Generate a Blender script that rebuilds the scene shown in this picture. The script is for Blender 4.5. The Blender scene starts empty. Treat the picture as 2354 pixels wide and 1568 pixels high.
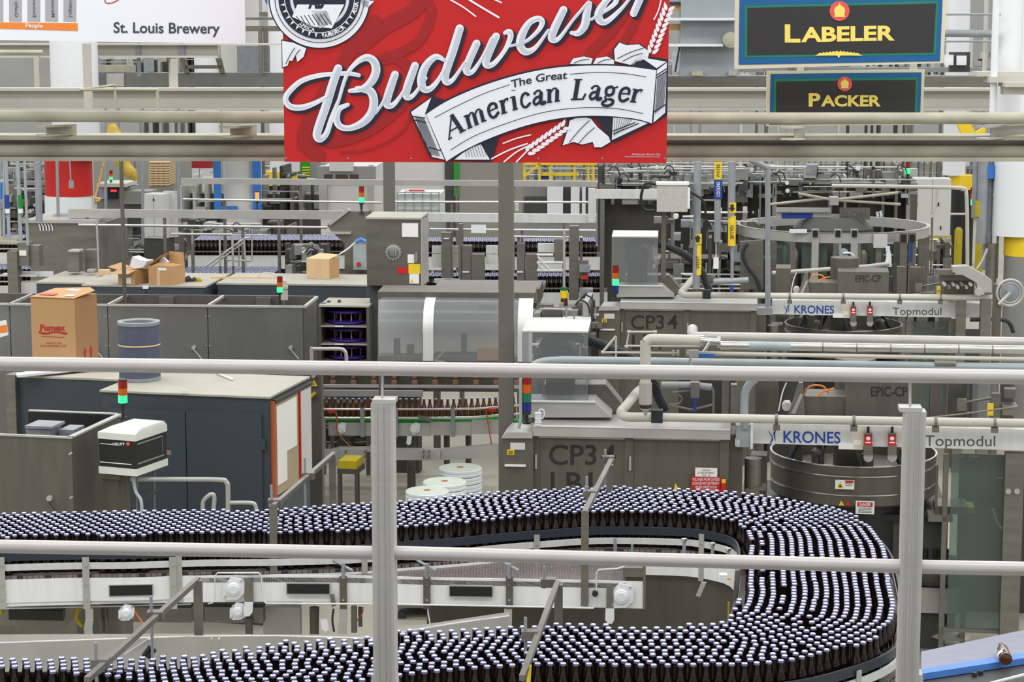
import bpy, math, random
import numpy as np
from mathutils import Vector, Matrix
from mathutils.geometry import tessellate_polygon
random.seed(7); np.random.seed(7)
S = bpy.context.scene; C = S.collection
# ---------------------------------------------------------------- camera, world, lights, exposure
F = 5000.0; CX, CY = 1177.0, 784.0; HZ = 40.0; CAMZ = 4.9
PT = math.atan((CY-HZ)/F)
cam = bpy.data.cameras.new('camera'); camo = bpy.data.objects.new('camera', cam); C.objects.link(camo)
cam.sensor_width = 36; cam.lens = F/2354*36; cam.clip_end = 300; cam.clip_start = .2
camo.location = (0, 0, CAMZ); camo.rotation_euler = (math.pi/2-PT, 0, 0)
cam.dof.use_dof = False
S.camera = camo
w = bpy.data.worlds.new('world'); S.world = w; w.use_nodes = True
bg = w.node_tree.nodes['Background']; bg.inputs[0].default_value = (.93, .96, 1, 1); bg.inputs[1].default_value = .62
def lamp(x, y, z, sx, sy, e, col=(1, .985, .95)):
    l = bpy.data.lights.new('hall_lamp', 'AREA'); l.shape = 'RECTANGLE'; l.size = sx; l.size_y = sy; l.energy = e; l.color = col
    o = bpy.data.objects.new('hall_lamp', l); C.objects.link(o); o.location = (x, y, z); return o
for ly in (4, 12, 20, 30, 42, 54): lamp(0, ly, 10.5, 44, 1.6, 1500)
S.view_settings.view_transform = 'Standard'; S.view_settings.look = 'None'
S.view_settings.exposure = .12; S.view_settings.gamma = 1; S.view_settings.use_curve_mapping = False
S.cycles.use_denoising = True; S.cycles.max_bounces = 5; S.cycles.transparent_max_bounces = 12
S.cycles.diffuse_bounces = 2; S.cycles.glossy_bounces = 3; S.cycles.transmission_bounces = 4
# ---------------------------------------------------------------- materials
def lin(c): c = c/255; return c/12.92 if c <= .04045 else ((c+.055)/1.055)**2.4
MC = {}
def mat(name, rgb, metal=0, rough=.5, var=.12, scale=3, bump=0, emit=0, alpha=1, stretch=None, coat=0, trans=0):
    m = bpy.data.materials.new(name); m.use_nodes = True; nt = m.node_tree; b = nt.nodes['Principled BSDF']
    col = (lin(rgb[0]), lin(rgb[1]), lin(rgb[2]), 1)
    b.inputs['Base Color'].default_value = col; b.inputs['Metallic'].default_value = metal
    b.inputs['Roughness'].default_value = rough; b.inputs['Alpha'].default_value = alpha
    b.inputs['Coat Weight'].default_value = coat; b.inputs['Transmission Weight'].default_value = trans
    if emit: b.inputs['Emission Color'].default_value = col; b.inputs['Emission Strength'].default_value = emit
    if var or bump:
        tc = nt.nodes.new('ShaderNodeTexCoord'); mp = nt.nodes.new('ShaderNodeMapping'); n = nt.nodes.new('ShaderNodeTexNoise')
        nt.links.new(tc.outputs['Object'], mp.inputs[0]); nt.links.new(mp.outputs[0], n.inputs['Vector'])
        if stretch: mp.inputs['Scale'].default_value = stretch
        n.inputs['Scale'].default_value = scale; n.inputs['Detail'].default_value = 5
        if var:
            mr = nt.nodes.new('ShaderNodeMapRange'); mr.inputs[1].default_value = .3; mr.inputs[2].default_value = .7
            mr.inputs[3].default_value = 1-var; mr.inputs[4].default_value = 1+var*.6
            nt.links.new(n.outputs[0], mr.inputs[0])
            mx = nt.nodes.new('ShaderNodeVectorMath'); mx.operation = 'SCALE'; mx.inputs[0].default_value = col[:3]
            nt.links.new(mr.outputs[0], mx.inputs['Scale']); nt.links.new(mx.outputs[0], b.inputs['Base Color'])
        if bump:
            bp = nt.nodes.new('ShaderNodeBump'); bp.inputs['Strength'].default_value = bump; bp.inputs['Distance'].default_value = .01
            nt.links.new(n.outputs[0], bp.inputs['Height']); nt.links.new(bp.outputs[0], b.inputs['Normal'])
    MC[name] = m; return m
steel = mat('brushed_steel', (128, 125, 117), .55, .42, .16, 2.5, stretch=(1, 1, 6))
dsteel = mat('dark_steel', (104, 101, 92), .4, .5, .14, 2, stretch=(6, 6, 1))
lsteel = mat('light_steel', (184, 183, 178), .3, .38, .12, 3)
rsteel = mat('rail_steel', (192, 189, 184), .15, .42, .06, 5, stretch=(1, 8, 8))
cwhite = mat('conveyor_white_steel', (238, 239, 238), .0, .4, .07, 3, stretch=(5, 5, .8))
chrome = mat('polished_steel', (205, 205, 200), .85, .18, .05)
wsteel = mat('white_steel', (216, 217, 216), .15, .42, .09, 3, stretch=(5, 5, .8))
galv = mat('galvanized', (150, 155, 160), .3, .5, .12, 9)
bluepipe = mat('pale_blue_pipe', (160, 170, 174), .1, .45, .08, 6)
cream = mat('cream_paint', (196, 193, 182), 0, .55, .08, 1.5)
creamd = mat('dusty_cream', (176, 172, 154), 0, .7, .2, 4)
white = mat('white_paint', (232, 234, 238), 0, .45, .03, 1)
offw = mat('offwhite_panel', (205, 205, 200), 0, .5, .06, 1)
grey = mat('grey_panel', (140, 140, 136), 0, .6, .1, 1)
dgrey = mat('dark_grey', (66, 66, 64), 0, .6, .15, 2)
black = mat('black_plastic', (24, 25, 28), 0, .45, .1, 4)
rubber = mat('black_rubber', (38, 41, 47), 0, .55, .15, 9)
navy = mat('navy_rail', (42, 50, 62), 0, .4, .1, 3)
cabm = mat('slate_blue_cabinet', (60, 69, 76), 0, .45, .08, 1.2)
cabt = mat('dusty_cabinet_top', (172, 168, 156), 0, .75, .1, 3)
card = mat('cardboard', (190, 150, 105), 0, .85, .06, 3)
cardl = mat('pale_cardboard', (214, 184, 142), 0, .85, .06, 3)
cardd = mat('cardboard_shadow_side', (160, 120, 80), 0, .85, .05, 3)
red = mat('red_paint', (196, 28, 22), 0, .5, .05)
bred = mat('banner_red', (196, 16, 18), 0, .6, .05, 1.3, bump=.0)
bredd = mat('banner_dark_red', (160, 18, 22), 0, .42, .03)
bnavy = mat('banner_navy', (30, 28, 52), 0, .45, .02)
bwhite = mat('banner_white', (236, 238, 246), 0, .42, .01)
bgrey = mat('banner_pale_grey', (196, 204, 220), 0, .42, .02)
redink = mat('red_ink', (180, 45, 35), 0, .7, 0)
yellow = mat('yellow_paint', (240, 205, 40), 0, .5, .06)
dyellow = mat('bollard_yellow', (176, 158, 12), 0, .5, .08)
gold = mat('gold_letter', (246, 224, 110), 0, .45, .05)
sblue = mat('sign_blue', (14, 92, 150), 0, .5, .02)
sgreen = mat('sign_green', (20, 125, 95), 0, .5, .02)
sblack = mat('sign_black', (45, 45, 46), 0, .6, .02)
scream = mat('sign_cream', (214, 208, 182), 0, .55, .03)
sred = mat('sign_red', (226, 88, 82), 0, .5, .03)
blue = mat('blue_paint', (50, 118, 200), 0, .5, .05)
dblue = mat('deep_blue', (28, 62, 150), 0, .5, .05)
green = mat('green_paint', (20, 140, 40), 0, .5, .05)
orange = mat('orange_paint', (238, 135, 50), 0, .5, .03)
ink = mat('black_ink', (38, 38, 36), 0, .6, 0)
inkg = mat('grey_ink', (80, 84, 92), 0, .6, 0)
inkb = mat('blue_ink', (28, 70, 165), 0, .5, 0)
paper = mat('paper', (236, 236, 232), 0, .7, .02)
tape = mat('tan_tape', (214, 175, 140), 0, .6, .03)
purple = mat('purple_plastic', (74, 48, 150), 0, .35, .1)
filt = mat('pleated_filter', (84, 92, 110), 0, .8, .1, 20)
cork = mat('cork_board', (176, 160, 130), 0, .8, .05)
woodm = mat('orange_wood', (176, 96, 60), 0, .6, .05)
rolls = mat('film_roll', (226, 234, 236), 0, .4, .03, 6)
rollt = mat('film_roll_top', (204, 214, 200), 0, .45, .03, 6)
concrete = mat('concrete', (158, 155, 140), 0, .55, .1, .8)
glassb = mat('brown_glass', (24, 11, 7), 0, .16, 0, coat=.1)
glassa = mat('amber_glass', (84, 42, 16), 0, .1, 0, coat=.5)  # brown glass in a lighter tone; light through the rear row is coloured in
cap_w = mat('cap_white', (232, 234, 248), .1, .3, 0)
cap_s = mat('cap_skirt', (120, 122, 160), .3, .35, 0)
lred = mat('lens_red', (150, 22, 16), 0, .25, 0); lor = mat('lens_orange', (205, 95, 15), 0, .25, 0)
lgr = mat('lens_green_off', (14, 120, 80), 0, .25, 0); lbl = mat('lens_blue', (30, 44, 120), 0, .25, 0)
lgo = mat('lens_green_lit', (40, 235, 110), 0, .3, 0, emit=2.2)
lro = mat('lens_orange_lit', (255, 110, 50), 0, .3, 0, emit=2.0)
ledr = mat('led_red', (255, 40, 50), 0, .3, 0, emit=1.5)
violet = mat('violet_belt', (134, 136, 154), .1, .35, .12, 12, stretch=(1, 8, 1))
cblue = mat('cyan_blue_edge', (80, 132, 208), 0, .4, .08, 20)
def clear(name, rgb, fac, rough=.05):
    m = bpy.data.materials.new(name); m.use_nodes = True; nt = m.node_tree; nt.nodes.clear()
    o = nt.nodes.new('ShaderNodeOutputMaterial'); mx = nt.nodes.new('ShaderNodeMixShader')
    tr = nt.nodes.new('ShaderNodeBsdfTransparent'); g = nt.nodes.new('ShaderNodeBsdfPrincipled')
    tr.inputs[0].default_value = (*[min(1, lin(c)*1.0) for c in rgb], 1)
    g.inputs['Base Color'].default_value = (*[lin(c) for c in rgb], 1); g.inputs['Roughness'].default_value = rough
    mx.inputs[0].default_value = fac
    nt.links.new(tr.outputs[0], mx.inputs[1]); nt.links.new(g.outputs[0], mx.inputs[2]); nt.links.new(mx.outputs[0], o.inputs[0]); return m
plexi = clear('clear_plexiglass', (228, 230, 232), .13)
plexi2 = clear('curved_clear_guard', (205, 208, 212), .22, .14)
glass = clear('machine_glass', (185, 198, 192), .16)
def beltmat():
    m = mat('chain_belt', (132, 122, 120), .1, .4, 0); nt = m.node_tree; b = nt.nodes['Principled BSDF']
    tc = nt.nodes.new('ShaderNodeTexCoord'); br = nt.nodes.new('ShaderNodeTexBrick'); nt.links.new(tc.outputs['Object'], br.inputs[0])
    br.inputs['Scale'].default_value = 14; br.inputs['Mortar Size'].default_value = .03
    br.inputs['Color1'].default_value = (lin(140), lin(128), lin(126), 1); br.inputs['Color2'].default_value = (lin(118), lin(108), lin(106), 1)
    br.inputs['Mortar'].default_value = (lin(60), lin(54), lin(54), 1); nt.links.new(br.outputs[0], b.inputs['Base Color'])
    bp = nt.nodes.new('ShaderNodeBump'); bp.inputs['Distance'].default_value = .01; nt.links.new(br.outputs['Fac'], bp.inputs['Height']); bp.invert = True
    nt.links.new(bp.outputs[0], b.inputs['Normal']); return m
belt = beltmat()
def wornsteel():
    m = mat('mottled_steel', (122, 122, 120), .45, .38, .3, 1.1, stretch=(1, 1, .5)); return m
mott = wornsteel()
# ---------------------------------------------------------------- helpers
sp, cp = math.sin(PT), math.cos(PT)
def ray(px, py):
    a = (px-CX)/F; b = -(py-CY)/F
    return Vector((a, cp+b*sp, -sp+b*cp))            # per unit of axis depth
O = Vector((0, 0, CAMZ))
def PS(px, py, s): return O + ray(px, py)*(F/s)       # the point seen at a pixel, where 1 m spans s pixels
def PZ(px, py, z): r = ray(px, py); return O + r*((z-CAMZ)/r.z)
def axd(p): v = Vector(p)-O; return v.y*cp - v.z*sp   # axis depth
def smooth(pts, n=6, closed=False):
    pts = [Vector(p) for p in pts]
    if len(pts) < 3: return pts
    out = []; N = len(pts)
    for i in range(N if closed else N-1):
        p0 = pts[(i-1) % N] if closed or i > 0 else pts[0]; p1 = pts[i]; p2 = pts[(i+1) % N]
        p3 = pts[(i+2) % N] if closed or i+2 < N else pts[-1]
        for k in range(n):
            t = k/n
            out.append(.5*((2*p1)+(p2-p0)*t+(2*p0-5*p1+4*p2-p3)*t*t+(3*p1-p0-3*p2+p3)*t**3))
    if not closed: out.append(pts[-1])
    return out
class MB:
    def __init__(s): s.v = []; s.f = []; s.mi = []; s.cur = 0
    def add(s, vs, fs):
        o = len(s.v); s.v += [tuple(v) for v in vs]
        for f in fs: s.f.append(tuple(i+o for i in f)); s.mi.append(s.cur)
        return s
    def slab(s, quad, off):                            # quad of 4+ points extruded by vector off
        n = len(quad); q = [Vector(p) for p in quad]; b = [p+off for p in q]
        fs = [tuple((i, (i+1) % n, n+(i+1) % n, n+i)) for i in range(n)]
        if n == 4: fs += [(3, 2, 1, 0), (4, 5, 6, 7)]
        else:
            t = tessellate_polygon([q]); fs += [tuple(x) for x in t]+[tuple(i+n for i in reversed(x)) for x in t]
        return s.add(q+b, fs)
    def tube(s, pts, r, seg=10, caps=True):
        pts = [Vector(p) for p in pts]; rr = r if isinstance(r, (list, tuple)) else [r]*len(pts)
        vs = []; fs = []; up = None
        for i, p in enumerate(pts):
            d = (pts[min(i+1, len(pts)-1)]-pts[max(i-1, 0)])
            if d.length < 1e-9: d = Vector((0, 0, 1))
            d.normalize()
            if up is None: up = Vector((0, 0, 1)) if abs(d.z) < .9 else Vector((1, 0, 0))
            a = d.cross(up)
            if a.length < 1e-6: a = d.cross(Vector((0, 1, 0)))
            a.normalize(); b = a.cross(d).normalized(); up = b
            for k in range(seg):
                t = 2*math.pi*k/seg; vs.append(p+(a*math.cos(t)+b*math.sin(t))*rr[i])
        for i in range(len(pts)-1):
            for k in range(seg):
                k2 = (k+1) % seg; fs.append((i*seg+k, i*seg+k2, (i+1)*seg+k2, (i+1)*seg+k))
        if caps: fs.append(tuple(range(seg-1, -1, -1))); fs.append(tuple((len(pts)-1)*seg+k for k in range(seg)))
        return s.add(vs, fs)
    def lathe(s, c, prof, seg=24, axis=Vector((0, 0, 1)), ex=None, capb=True, capt=True, a0=0, a1=2*math.pi):
        c = Vector(c); axis = axis.normalized(); ex = ex or (Vector((1, 0, 0)) if abs(axis.x) < .9 else Vector((0, 1, 0)))
        ex = (ex-axis*ex.dot(axis)).normalized(); ey = axis.cross(ex); vs = []; fs = []
        full = abs(a1-a0-2*math.pi) < 1e-6; n = seg if full else seg+1
        for r, z in prof:
            for k in range(n):
                t = a0+(a1-a0)*k/seg; vs.append(c+axis*z+(ex*math.cos(t)+ey*math.sin(t))*r)
        for i in range(len(prof)-1):
            for k in range(seg):
                k2 = (k+1) % n; fs.append((i*n+k, i*n+k2, (i+1)*n+k2, (i+1)*n+k))
        if full and capb: fs.append(tuple(range(n-1, -1, -1)))
        if full and capt: fs.append(tuple((len(prof)-1)*n+k for k in range(n)))
        return s.add(vs, fs)
    def strip(s, pts, z0, z1, th, side=1):             # wall standing on a plan polyline
        pts = [Vector((p[0], p[1], 0)) for p in pts]; off = offs(pts, th*side); n = len(pts); vs = []; fs = []
        for p, q in zip(pts, off):
            vs += [(p.x, p.y, z0), (p.x, p.y, z1), (q.x, q.y, z1), (q.x, q.y, z0)]
        for i in range(n-1):
            a, b = i*4, i*4+4
            for k in range(4): k2 = (k+1) % 4; fs.append((a+k, a+k2, b+k2, b+k))
        fs += [(3, 2, 1, 0), tuple((n-1)*4+k for k in range(4))]
        return s.add(vs, fs)
    def build(s, name, m, parent=None, base=None, tags=None):
        me = bpy.data.meshes.new(name); b = Vector(base) if base is not None else (Vector(parent['_b']) if parent is not None else Vector((0, 0, 0)))
        me.from_pydata([(v[0]-b.x, v[1]-b.y, v[2]-b.z) for v in s.v], [], s.f)
        for x in (m if isinstance(m, (list, tuple)) else [m]): me.materials.append(x)
        if any(s.mi): me.polygons.foreach_set('material_index', s.mi)
        me.polygons.foreach_set('use_smooth', [True]*len(s.f)); me.update()
        try: me.set_sharp_from_angle(angle=math.radians(38))
        except Exception: pass
        o = bpy.data.objects.new(name, me); C.objects.link(o)
        if parent is not None: o.parent = parent
        else: o.location = b
        o['_b'] = tuple(b)
        if tags: tag(o, **tags)
        return o
def offs(pts, d):
    out = []
    for i, p in enumerate(pts):
        t = pts[min(i+1, len(pts)-1)]-pts[max(i-1, 0)]; t = Vector((t.x, t.y, 0)).normalized()
        out.append(p+Vector((t.y, -t.x, 0))*d)
    return out
def tag(o, label=None, cat=None, group=None, kind=None):
    if label: o['label'] = label
    if cat: o['category'] = cat
    if group: o['group'] = group
    if kind: o['kind'] = kind
def textmesh(txt, bold=0, shear=0, spacing=1):
    cu = bpy.data.curves.new('t', 'FONT'); cu.body = txt; cu.size = 1; cu.offset = bold; cu.shear = shear; cu.space_character = spacing
    cu.resolution_u = 4
    o = bpy.data.objects.new('t', cu); C.objects.link(o); dg = bpy.context.evaluated_depsgraph_get(); dg.update()
    me = bpy.data.meshes.new_from_object(o.evaluated_get(dg)); vs = [(v.co.x, v.co.y) for v in me.vertices]; fs = [tuple(p.vertices) for p in me.polygons]
    bpy.data.objects.remove(o); bpy.data.meshes.remove(me); bpy.data.curves.remove(cu); return vs, fs
class T:
    """one thing standing on an upright plane through the point seen at pixel (x, y) at scale s; phi turns the plane"""
    def __init__(t, name, label, cat, x=0, y=0, s=300, phi=8, group=None, solo=False, P=None, root=None, base=None, kind=None):
        t.o = Vector(P) if P is not None else PS(x, y, s); a = math.radians(phi)
        t.U = Vector((math.cos(a), -math.sin(a), 0)); t.W = Vector((math.sin(a), math.cos(a), 0)); t.mb = MB(); t.s = F/axd(t.o)
        t.name, t.label, t.cat, t.group, t.solo, t.kind = name, label, cat, group, solo, kind; t.root = root
        if root is None and not solo:
            r = bpy.data.objects.new(name, None); C.objects.link(r); b = base or t.o; r.location = b; r['_b'] = tuple(b)
            tag(r, label, cat, group, kind); t.root = r; r.empty_display_size = .1
    def mark(t):
        if not hasattr(t.mb, 'marks'): t.mb.marks = []
        t.mb.marks.append((len(t.mb.v), len(t.mb.f)))
    def hit(t, px, py, w=0):
        r = ray(px, py); k = ((t.o-O).dot(t.W)+w)/r.dot(t.W); return O+r*k
    def uz(t, px, py, w=0): h = t.hit(px, py, w); return (h-t.o).dot(t.U), h.z
    def at(t, u, w, z): p = t.o+t.U*u+t.W*w; return Vector((p.x, p.y, z))
    def bx(t, u0, u1, w0, w1, z0, z1):
        t.mark()
        q = [t.at(u0, w0, z0), t.at(u1, w0, z0), t.at(u1, w1, z0), t.at(u0, w1, z0)]; t.mb.slab(q[::-1], Vector((0, 0, z1-z0))); return t
    def b(t, x0, y0, x1, y1, w0=0, w1=.3):             # box whose front face (at depth w0) fills the pixel rectangle; y1 None: down to the floor
        yy = y1 if y1 is not None else y0
        ym = (y0+yy)/2; ua = t.uz(x0, ym, w0)[0]; ub = t.uz(x1, ym, w0)[0]; xm = (x0+x1)/2
        zt = t.uz(xm, y0, w0)[1]; zb = 0 if y1 is None else t.uz(xm, y1, w0)[1]
        return t.bx(ua, ub, w0, w1, zb, zt)
    def q(t, pts, w=0, th=.02):                        # any polygon given in pixels, th thick away from the viewer
        t.mark(); h = [t.hit(p[0], p[1], w) for p in pts]; t.mb.slab(h, t.W*th); return t
    def flat(t, pts, w=0):
        h = [t.hit(p[0], p[1], w) for p in pts]; t.mb.add(h, [tuple(x) for x in tessellate_polygon([h])]); return t
    def tb(t, pts, r, w=0, sm=0, seg=10):              # tube through pixels (x, y[, w]); r in pixels
        h = [t.hit(p[0], p[1], p[2] if len(p) > 2 else w) for p in pts]
        if sm: h = smooth(h, sm)
        t.mark()
        rr = [x/t.s for x in r] if isinstance(r, (list, tuple)) else r/t.s
        if isinstance(rr, list) and len(rr) != len(h): rr = list(np.interp(np.linspace(0, 1, len(h)), np.linspace(0, 1, len(rr)), rr))
        t.mb.tube(h, rr, seg); return t
    def rib(t, pts, wd, w=0, n=5):                     # flat printed stroke; wd width in px or list
        P = [Vector((p[0], p[1], (wd if not isinstance(wd, (list, tuple)) else wd[i]))) for i, p in enumerate(pts)]
        if n and len(P) > 2: P = smooth(P, n)
        L = []; R = []
        for i, p in enumerate(P):
            d = P[min(i+1, len(P)-1)]-P[max(i-1, 0)]; d = Vector((d.x, d.y)); d = d.normalized() if d.length > 1e-6 else Vector((1, 0)); nx, ny = -d.y, d.x; h = p.z/2
            L.append((p.x+nx*h, p.y+ny*h)); R.append((p.x-nx*h, p.y-ny*h))
        t.rn = getattr(t, 'rn', 0)+1; w -= .00008*(t.rn % 20); vs = [t.hit(*a, w-.000012*i) for i, a in enumerate(L)]+[t.hit(*a, w-.000012*i) for i, a in enumerate(R)]; k = len(L)
        t.mb.add(vs, [(i, i+1, k+i+1, k+i) for i in range(k-1)])
        if n:
            for e in (0, -1):
                c = P[e]; r = c.z/2; t.mb.add([t.hit(c.x+r*math.cos(a*math.pi/5), c.y+r*math.sin(a*math.pi/5), w-.0004-(.0006 if e else 0)) for a in range(10)], [tuple(range(10))])
        return t
    def cyl(t, x, y, r, w0, w1, seg=20, prof=None):    # round boss with its axis in depth
        t.mark(); c = t.hit(x, y, w0); R = r/t.s; t.mb.lathe(c, prof or [(R*.92, 0), (R, .004), (R, w1-w0)], seg, axis=t.W); return t
    def vc(t, x, y0, y1, r, w=0, seg=24, prof=None):   # upright cylinder; y1 None: to the floor
        t.mark(); c = t.hit(x, y0, w); zt = c.z; zb = 0 if y1 is None else t.hit(x, y1, w).z
        t.mb.lathe((c.x, c.y, zb), [(r/t.s, 0), (r/t.s, zt-zb)], seg); return t
    def text(t, txt, x0, y0, x1, y1, w=-.002, bold=0, shear=0, dy=0, warp=None, ref=None):
        vs, fs = textmesh(txt, bold, shear)            # ink box mapped to pixels x0..x1, cap top y0, baseline y1
        r = textmesh(ref or 'H', bold, 0)[0]; hh = max(v[1] for v in r); a = min(v[0] for v in vs); c = max(v[0] for v in vs)
        out = []
        for vx, vy in vs:
            k = (vx-a)/(c-a); px = x0+k*(x1-x0); py = y1+dy*k-(vy/hh)*(y1-y0)
            if warp: px, py = warp(px, py)
            out.append(t.hit(px, py, w))
        t.mb.add(out, fs); return t
    def e(t, name, m, parent=None, label=None, kind=None):
        mb = t.mb; t.mb = MB()
        if t.solo and t.root is None:
            b = sum((Vector(v) for v in mb.v), Vector())/len(mb.v); b.z = min(v[2] for v in mb.v)
            o = mb.build(t.name, m, base=b); tag(o, t.label, t.cat, t.group, t.kind); t.root = o; t.last = o; return t
        mk = sorted(set(getattr(mb, 'marks', [])))
        if len(mk) > 1 and mk[0] == (0, 0):
            mk.append((len(mb.v), len(mb.f)))
            for (v0, f0), (v1, f1) in zip(mk, mk[1:]):
                s_ = MB(); s_.v = mb.v[v0:v1]; s_.f = [tuple(i-v0 for i in f) for f in mb.f[f0:f1]]; s_.mi = mb.mi[f0:f1]
                o = s_.build(name, m, parent if parent is not None else t.root)
                if label: o['label'] = label
        else: o = mb.build(name, m, parent if parent is not None else t.root)
        if label: o['label'] = label
        if kind: o['kind'] = kind
        t.last = o; return t
def copytree(o, off, parent=None):
    c = o.copy(); C.objects.link(c)
    if parent is None: c.location = Vector(o.location)+off; c['_b'] = tuple(c.location)
    else: c.parent = parent
    for ch in list(o.children): copytree(ch, off, c)
    return c
def Z(ox, oy, k): return lambda x, y: (ox+x/k, oy+y/k)
def stacklight(label, x, y0, y1, s, cols, r, pole=None, **k):
    t = T('stack_light', label, 'signal light', x, y1, s, 0, group='stack lights on the machines', base=None, **k)
    n = len(cols); h = (y1-y0)/n
    if pole is None: pole = y1+h*1.4
    t.vc(x, y1, pole, r*.35).vc(x, y1, y1+h*.35, r*.9).vc(x, pole-r*.3, pole, r*.9).e('pole', rubber)
    t.vc(x, y0-h*.15, y0, r*.95).e('top_cap', rubber)
    for i, c in enumerate(cols): t.vc(x, y0+i*h, y0+(i+1)*h-.5, r).e('lens', c)
    return t
# ---------------------------------------------------------------- structure
def slabobj(name, x0, x1, y0, y1, z0, z1, m, kind='structure'):
    mb = MB(); mb.slab([(x0, y1, z0), (x1, y1, z0), (x1, y0, z0), (x0, y0, z0)][::1], Vector((0, 0, z1-z0))); o = mb.build(name, m, base=((x0+x1)/2, (y0+y1)/2, z0)); o['kind'] = kind; return o
slabobj('floor', -30, 30, -4, 76, -.2, 0, concrete)
slabobj('wall_back', -30, 30, 74, 74.3, 0, 9, offw)
slabobj('wall_left', -30.3, -30, -4, 74.3, 0, 9, offw)
slabobj('wall_right', 30, 30.3, -4, 74.3, 0, 9, offw)
# ---------------------------------------------------------------- foreground guardrail on the viewing walkway
g = T('guardrail', 'pale grey tubular guardrail with two rails and two square posts in the foreground', 'railing', 1177, 855, 785, 5.4)
def rail(y0, y1): g.tb([(-120, y0-(y1-y0)*.05), (2480, y1+(y1-y0)*.05)], 16.8, seg=24)
rail(836, 867); g.e('top_rail', rsteel)
for xa, xb, ya, yb in ((-120, 862, 1254, 1271), (900, 2075, 1270.5, 1302), (2112, 2480, 1303, 1310)):
    g.tb([(xa, ya), (xb, yb)], 16.2, seg=24); g.e('mid_rail', rsteel)
for x, yt in ((881, 919), (2094, 938)):
    g.b(x-25, yt+9, x+25, 1720, -.032, .032); g.e('post', rsteel); p = g.last
    g.b(x-26, yt, x+26, yt+10, -.033, .033); g.e('post_cap', rsteel, p)
    for k in (-12, 2, 13): g.b(x+k-1.5, yt+12, x+k+1.5, 1718, -.036, -.031)
    g.e('groove_bead', lsteel, p)
    g.tb([(x-2, yt+2), (x-2, 860)], 3.2, 0); g.e('support_rod', rsteel)
    g.q([(x-40, 1720), (x-32, 1600), (x-27, 1552), (x+27, 1552), (x+32, 1600), (x+40, 1720)], -.03, .06); g.e('foot_bracket', rsteel, p)
wk = T('walkway', 'steel viewing walkway below the guardrail', 'walkway', 1177, 1720, 785, 5.4)
zt = wk.hit(1177, 1722)[2]
wk.bx(-2.6, 2.6, -1.3, .06, zt-.16, zt-.0); wk.e('deck', dsteel)
for u in (-2.4, 2.3): wk.bx(u, u+.12, -.5, -.38, 0, zt-.16); wk.e('leg', dsteel)
# ---------------------------------------------------------------- bottles on the front conveyor
ZC = 1.85; BH = .229; ZB = ZC-BH
outer_px = [(-60,1180),(0,1179),(300,1173),(600,1168),(800,1154),(950,1146),(1060,1134),(1180,1124),(1300,1119),(1400,1117),(1500,1118),(1600,1121),(1680,1127),(1750,1135),(1850,1151),(1920,1167),(1970,1186),(2008,1210),(2032,1240),(2043,1275),(2052,1320),(2062,1365),(2064,1400),(2052,1432),(2026,1456),(1985,1475),(1930,1493),(1860,1511),(1780,1524),(1690,1529),(1600,1530),(1487,1532),(1360,1530),(1240,1528),(1130,1534),(1000,1544),(900,1556),(780,1572),(620,1582),(450,1580),(330,1570),(250,1555),(150,1544),(20,1538),(-60,1537)]
inner_px = [(-60,1237),(14,1234),(182,1230),(300,1229),(463,1224),(594,1223),(647,1222),(769,1219),(849,1215),(935,1208),(1000,1204),(1073,1198),(1124,1193),(1195,1187),(1240,1184),(1308,1179),(1371,1176),(1452,1176),(1508,1177),(1571,1179),(1613,1182),(1640,1187),(1676,1194),(1702,1205),(1714,1222),(1717,1250),(1716,1285),(1711,1330),(1705,1360),(1694,1390),(1682,1408),(1664,1421),(1640,1427),(1574,1433),(1511,1438),(1437,1440),(1374,1430),(1311,1430),(1250,1434),(1180,1437),(1050,1441),(900,1450),(850,1461),(760,1466),(640,1472),(560,1486),(450,1500),(300,1509),(150,1510),(0,1510),(-60,1510)]
def resamp(pts, step):
    pts = [Vector((p[0], p[1], 0)) for p in pts]; L = [0]
    for a, b in zip(pts, pts[1:]): L.append(L[-1]+(b-a).length)
    n = int(L[-1]/step); out = []; j = 0
    for i in range(n+1):
        d = i*step
        while j < len(L)-2 and L[j+1] < d: j += 1
        t = (d-L[j])/max(1e-9, L[j+1]-L[j]); out.append(pts[j].lerp(pts[j+1], min(1, t)))
    return out
def plan(px, z=ZC): return [PZ(x, y, z) for x, y in px]
outw = resamp(smooth(plan(outer_px), 6), .02); inw = resamp(smooth(plan(inner_px), 6), .02)
poly = np.array([(p.x, p.y) for p in outw]+[(p.x, p.y) for p in reversed(inw)])
def inside(P):
    x, y = P[:, 0][:, None], P[:, 1][:, None]; a = poly; b = np.roll(poly, -1, 0)
    c = ((a[:, 1] > y) != (b[:, 1] > y)) & (x < (b[:, 0]-a[:, 0])*(y-a[:, 1])/(b[:, 1]-a[:, 1]+1e-12)+a[:, 0])
    return c.sum(1) % 2 == 1
rows = []
sm_out = [outw[i] for i in range(0, len(outw), 4)]
tan = []
cur = np.array([(p.x, p.y) for p in sm_out])
pts = []
for k in range(22):
    d = .004+k*.0536
    t = np.gradient(cur, axis=0); t /= np.linalg.norm(t, axis=1)[:, None]+1e-9
    for _ in range(6): t[1:-1] = (t[:-2]+t[1:-1]*2+t[2:])/4
    nrm = np.stack([t[:, 1], -t[:, 0]], 1); oc = cur+nrm*d
    rs = resamp([Vector((a, b, 0)) for a, b in oc], .0618); o = 0 if k % 2 == 0 else .0309
    rs2 = resamp([Vector((a, b, 0)) for a, b in oc], .0309)
    rs = rs2[(k % 2)::2]
    pts += [(p.x, p.y) for p in rs]
B = np.array(pts); B = B[inside(B)]
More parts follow.
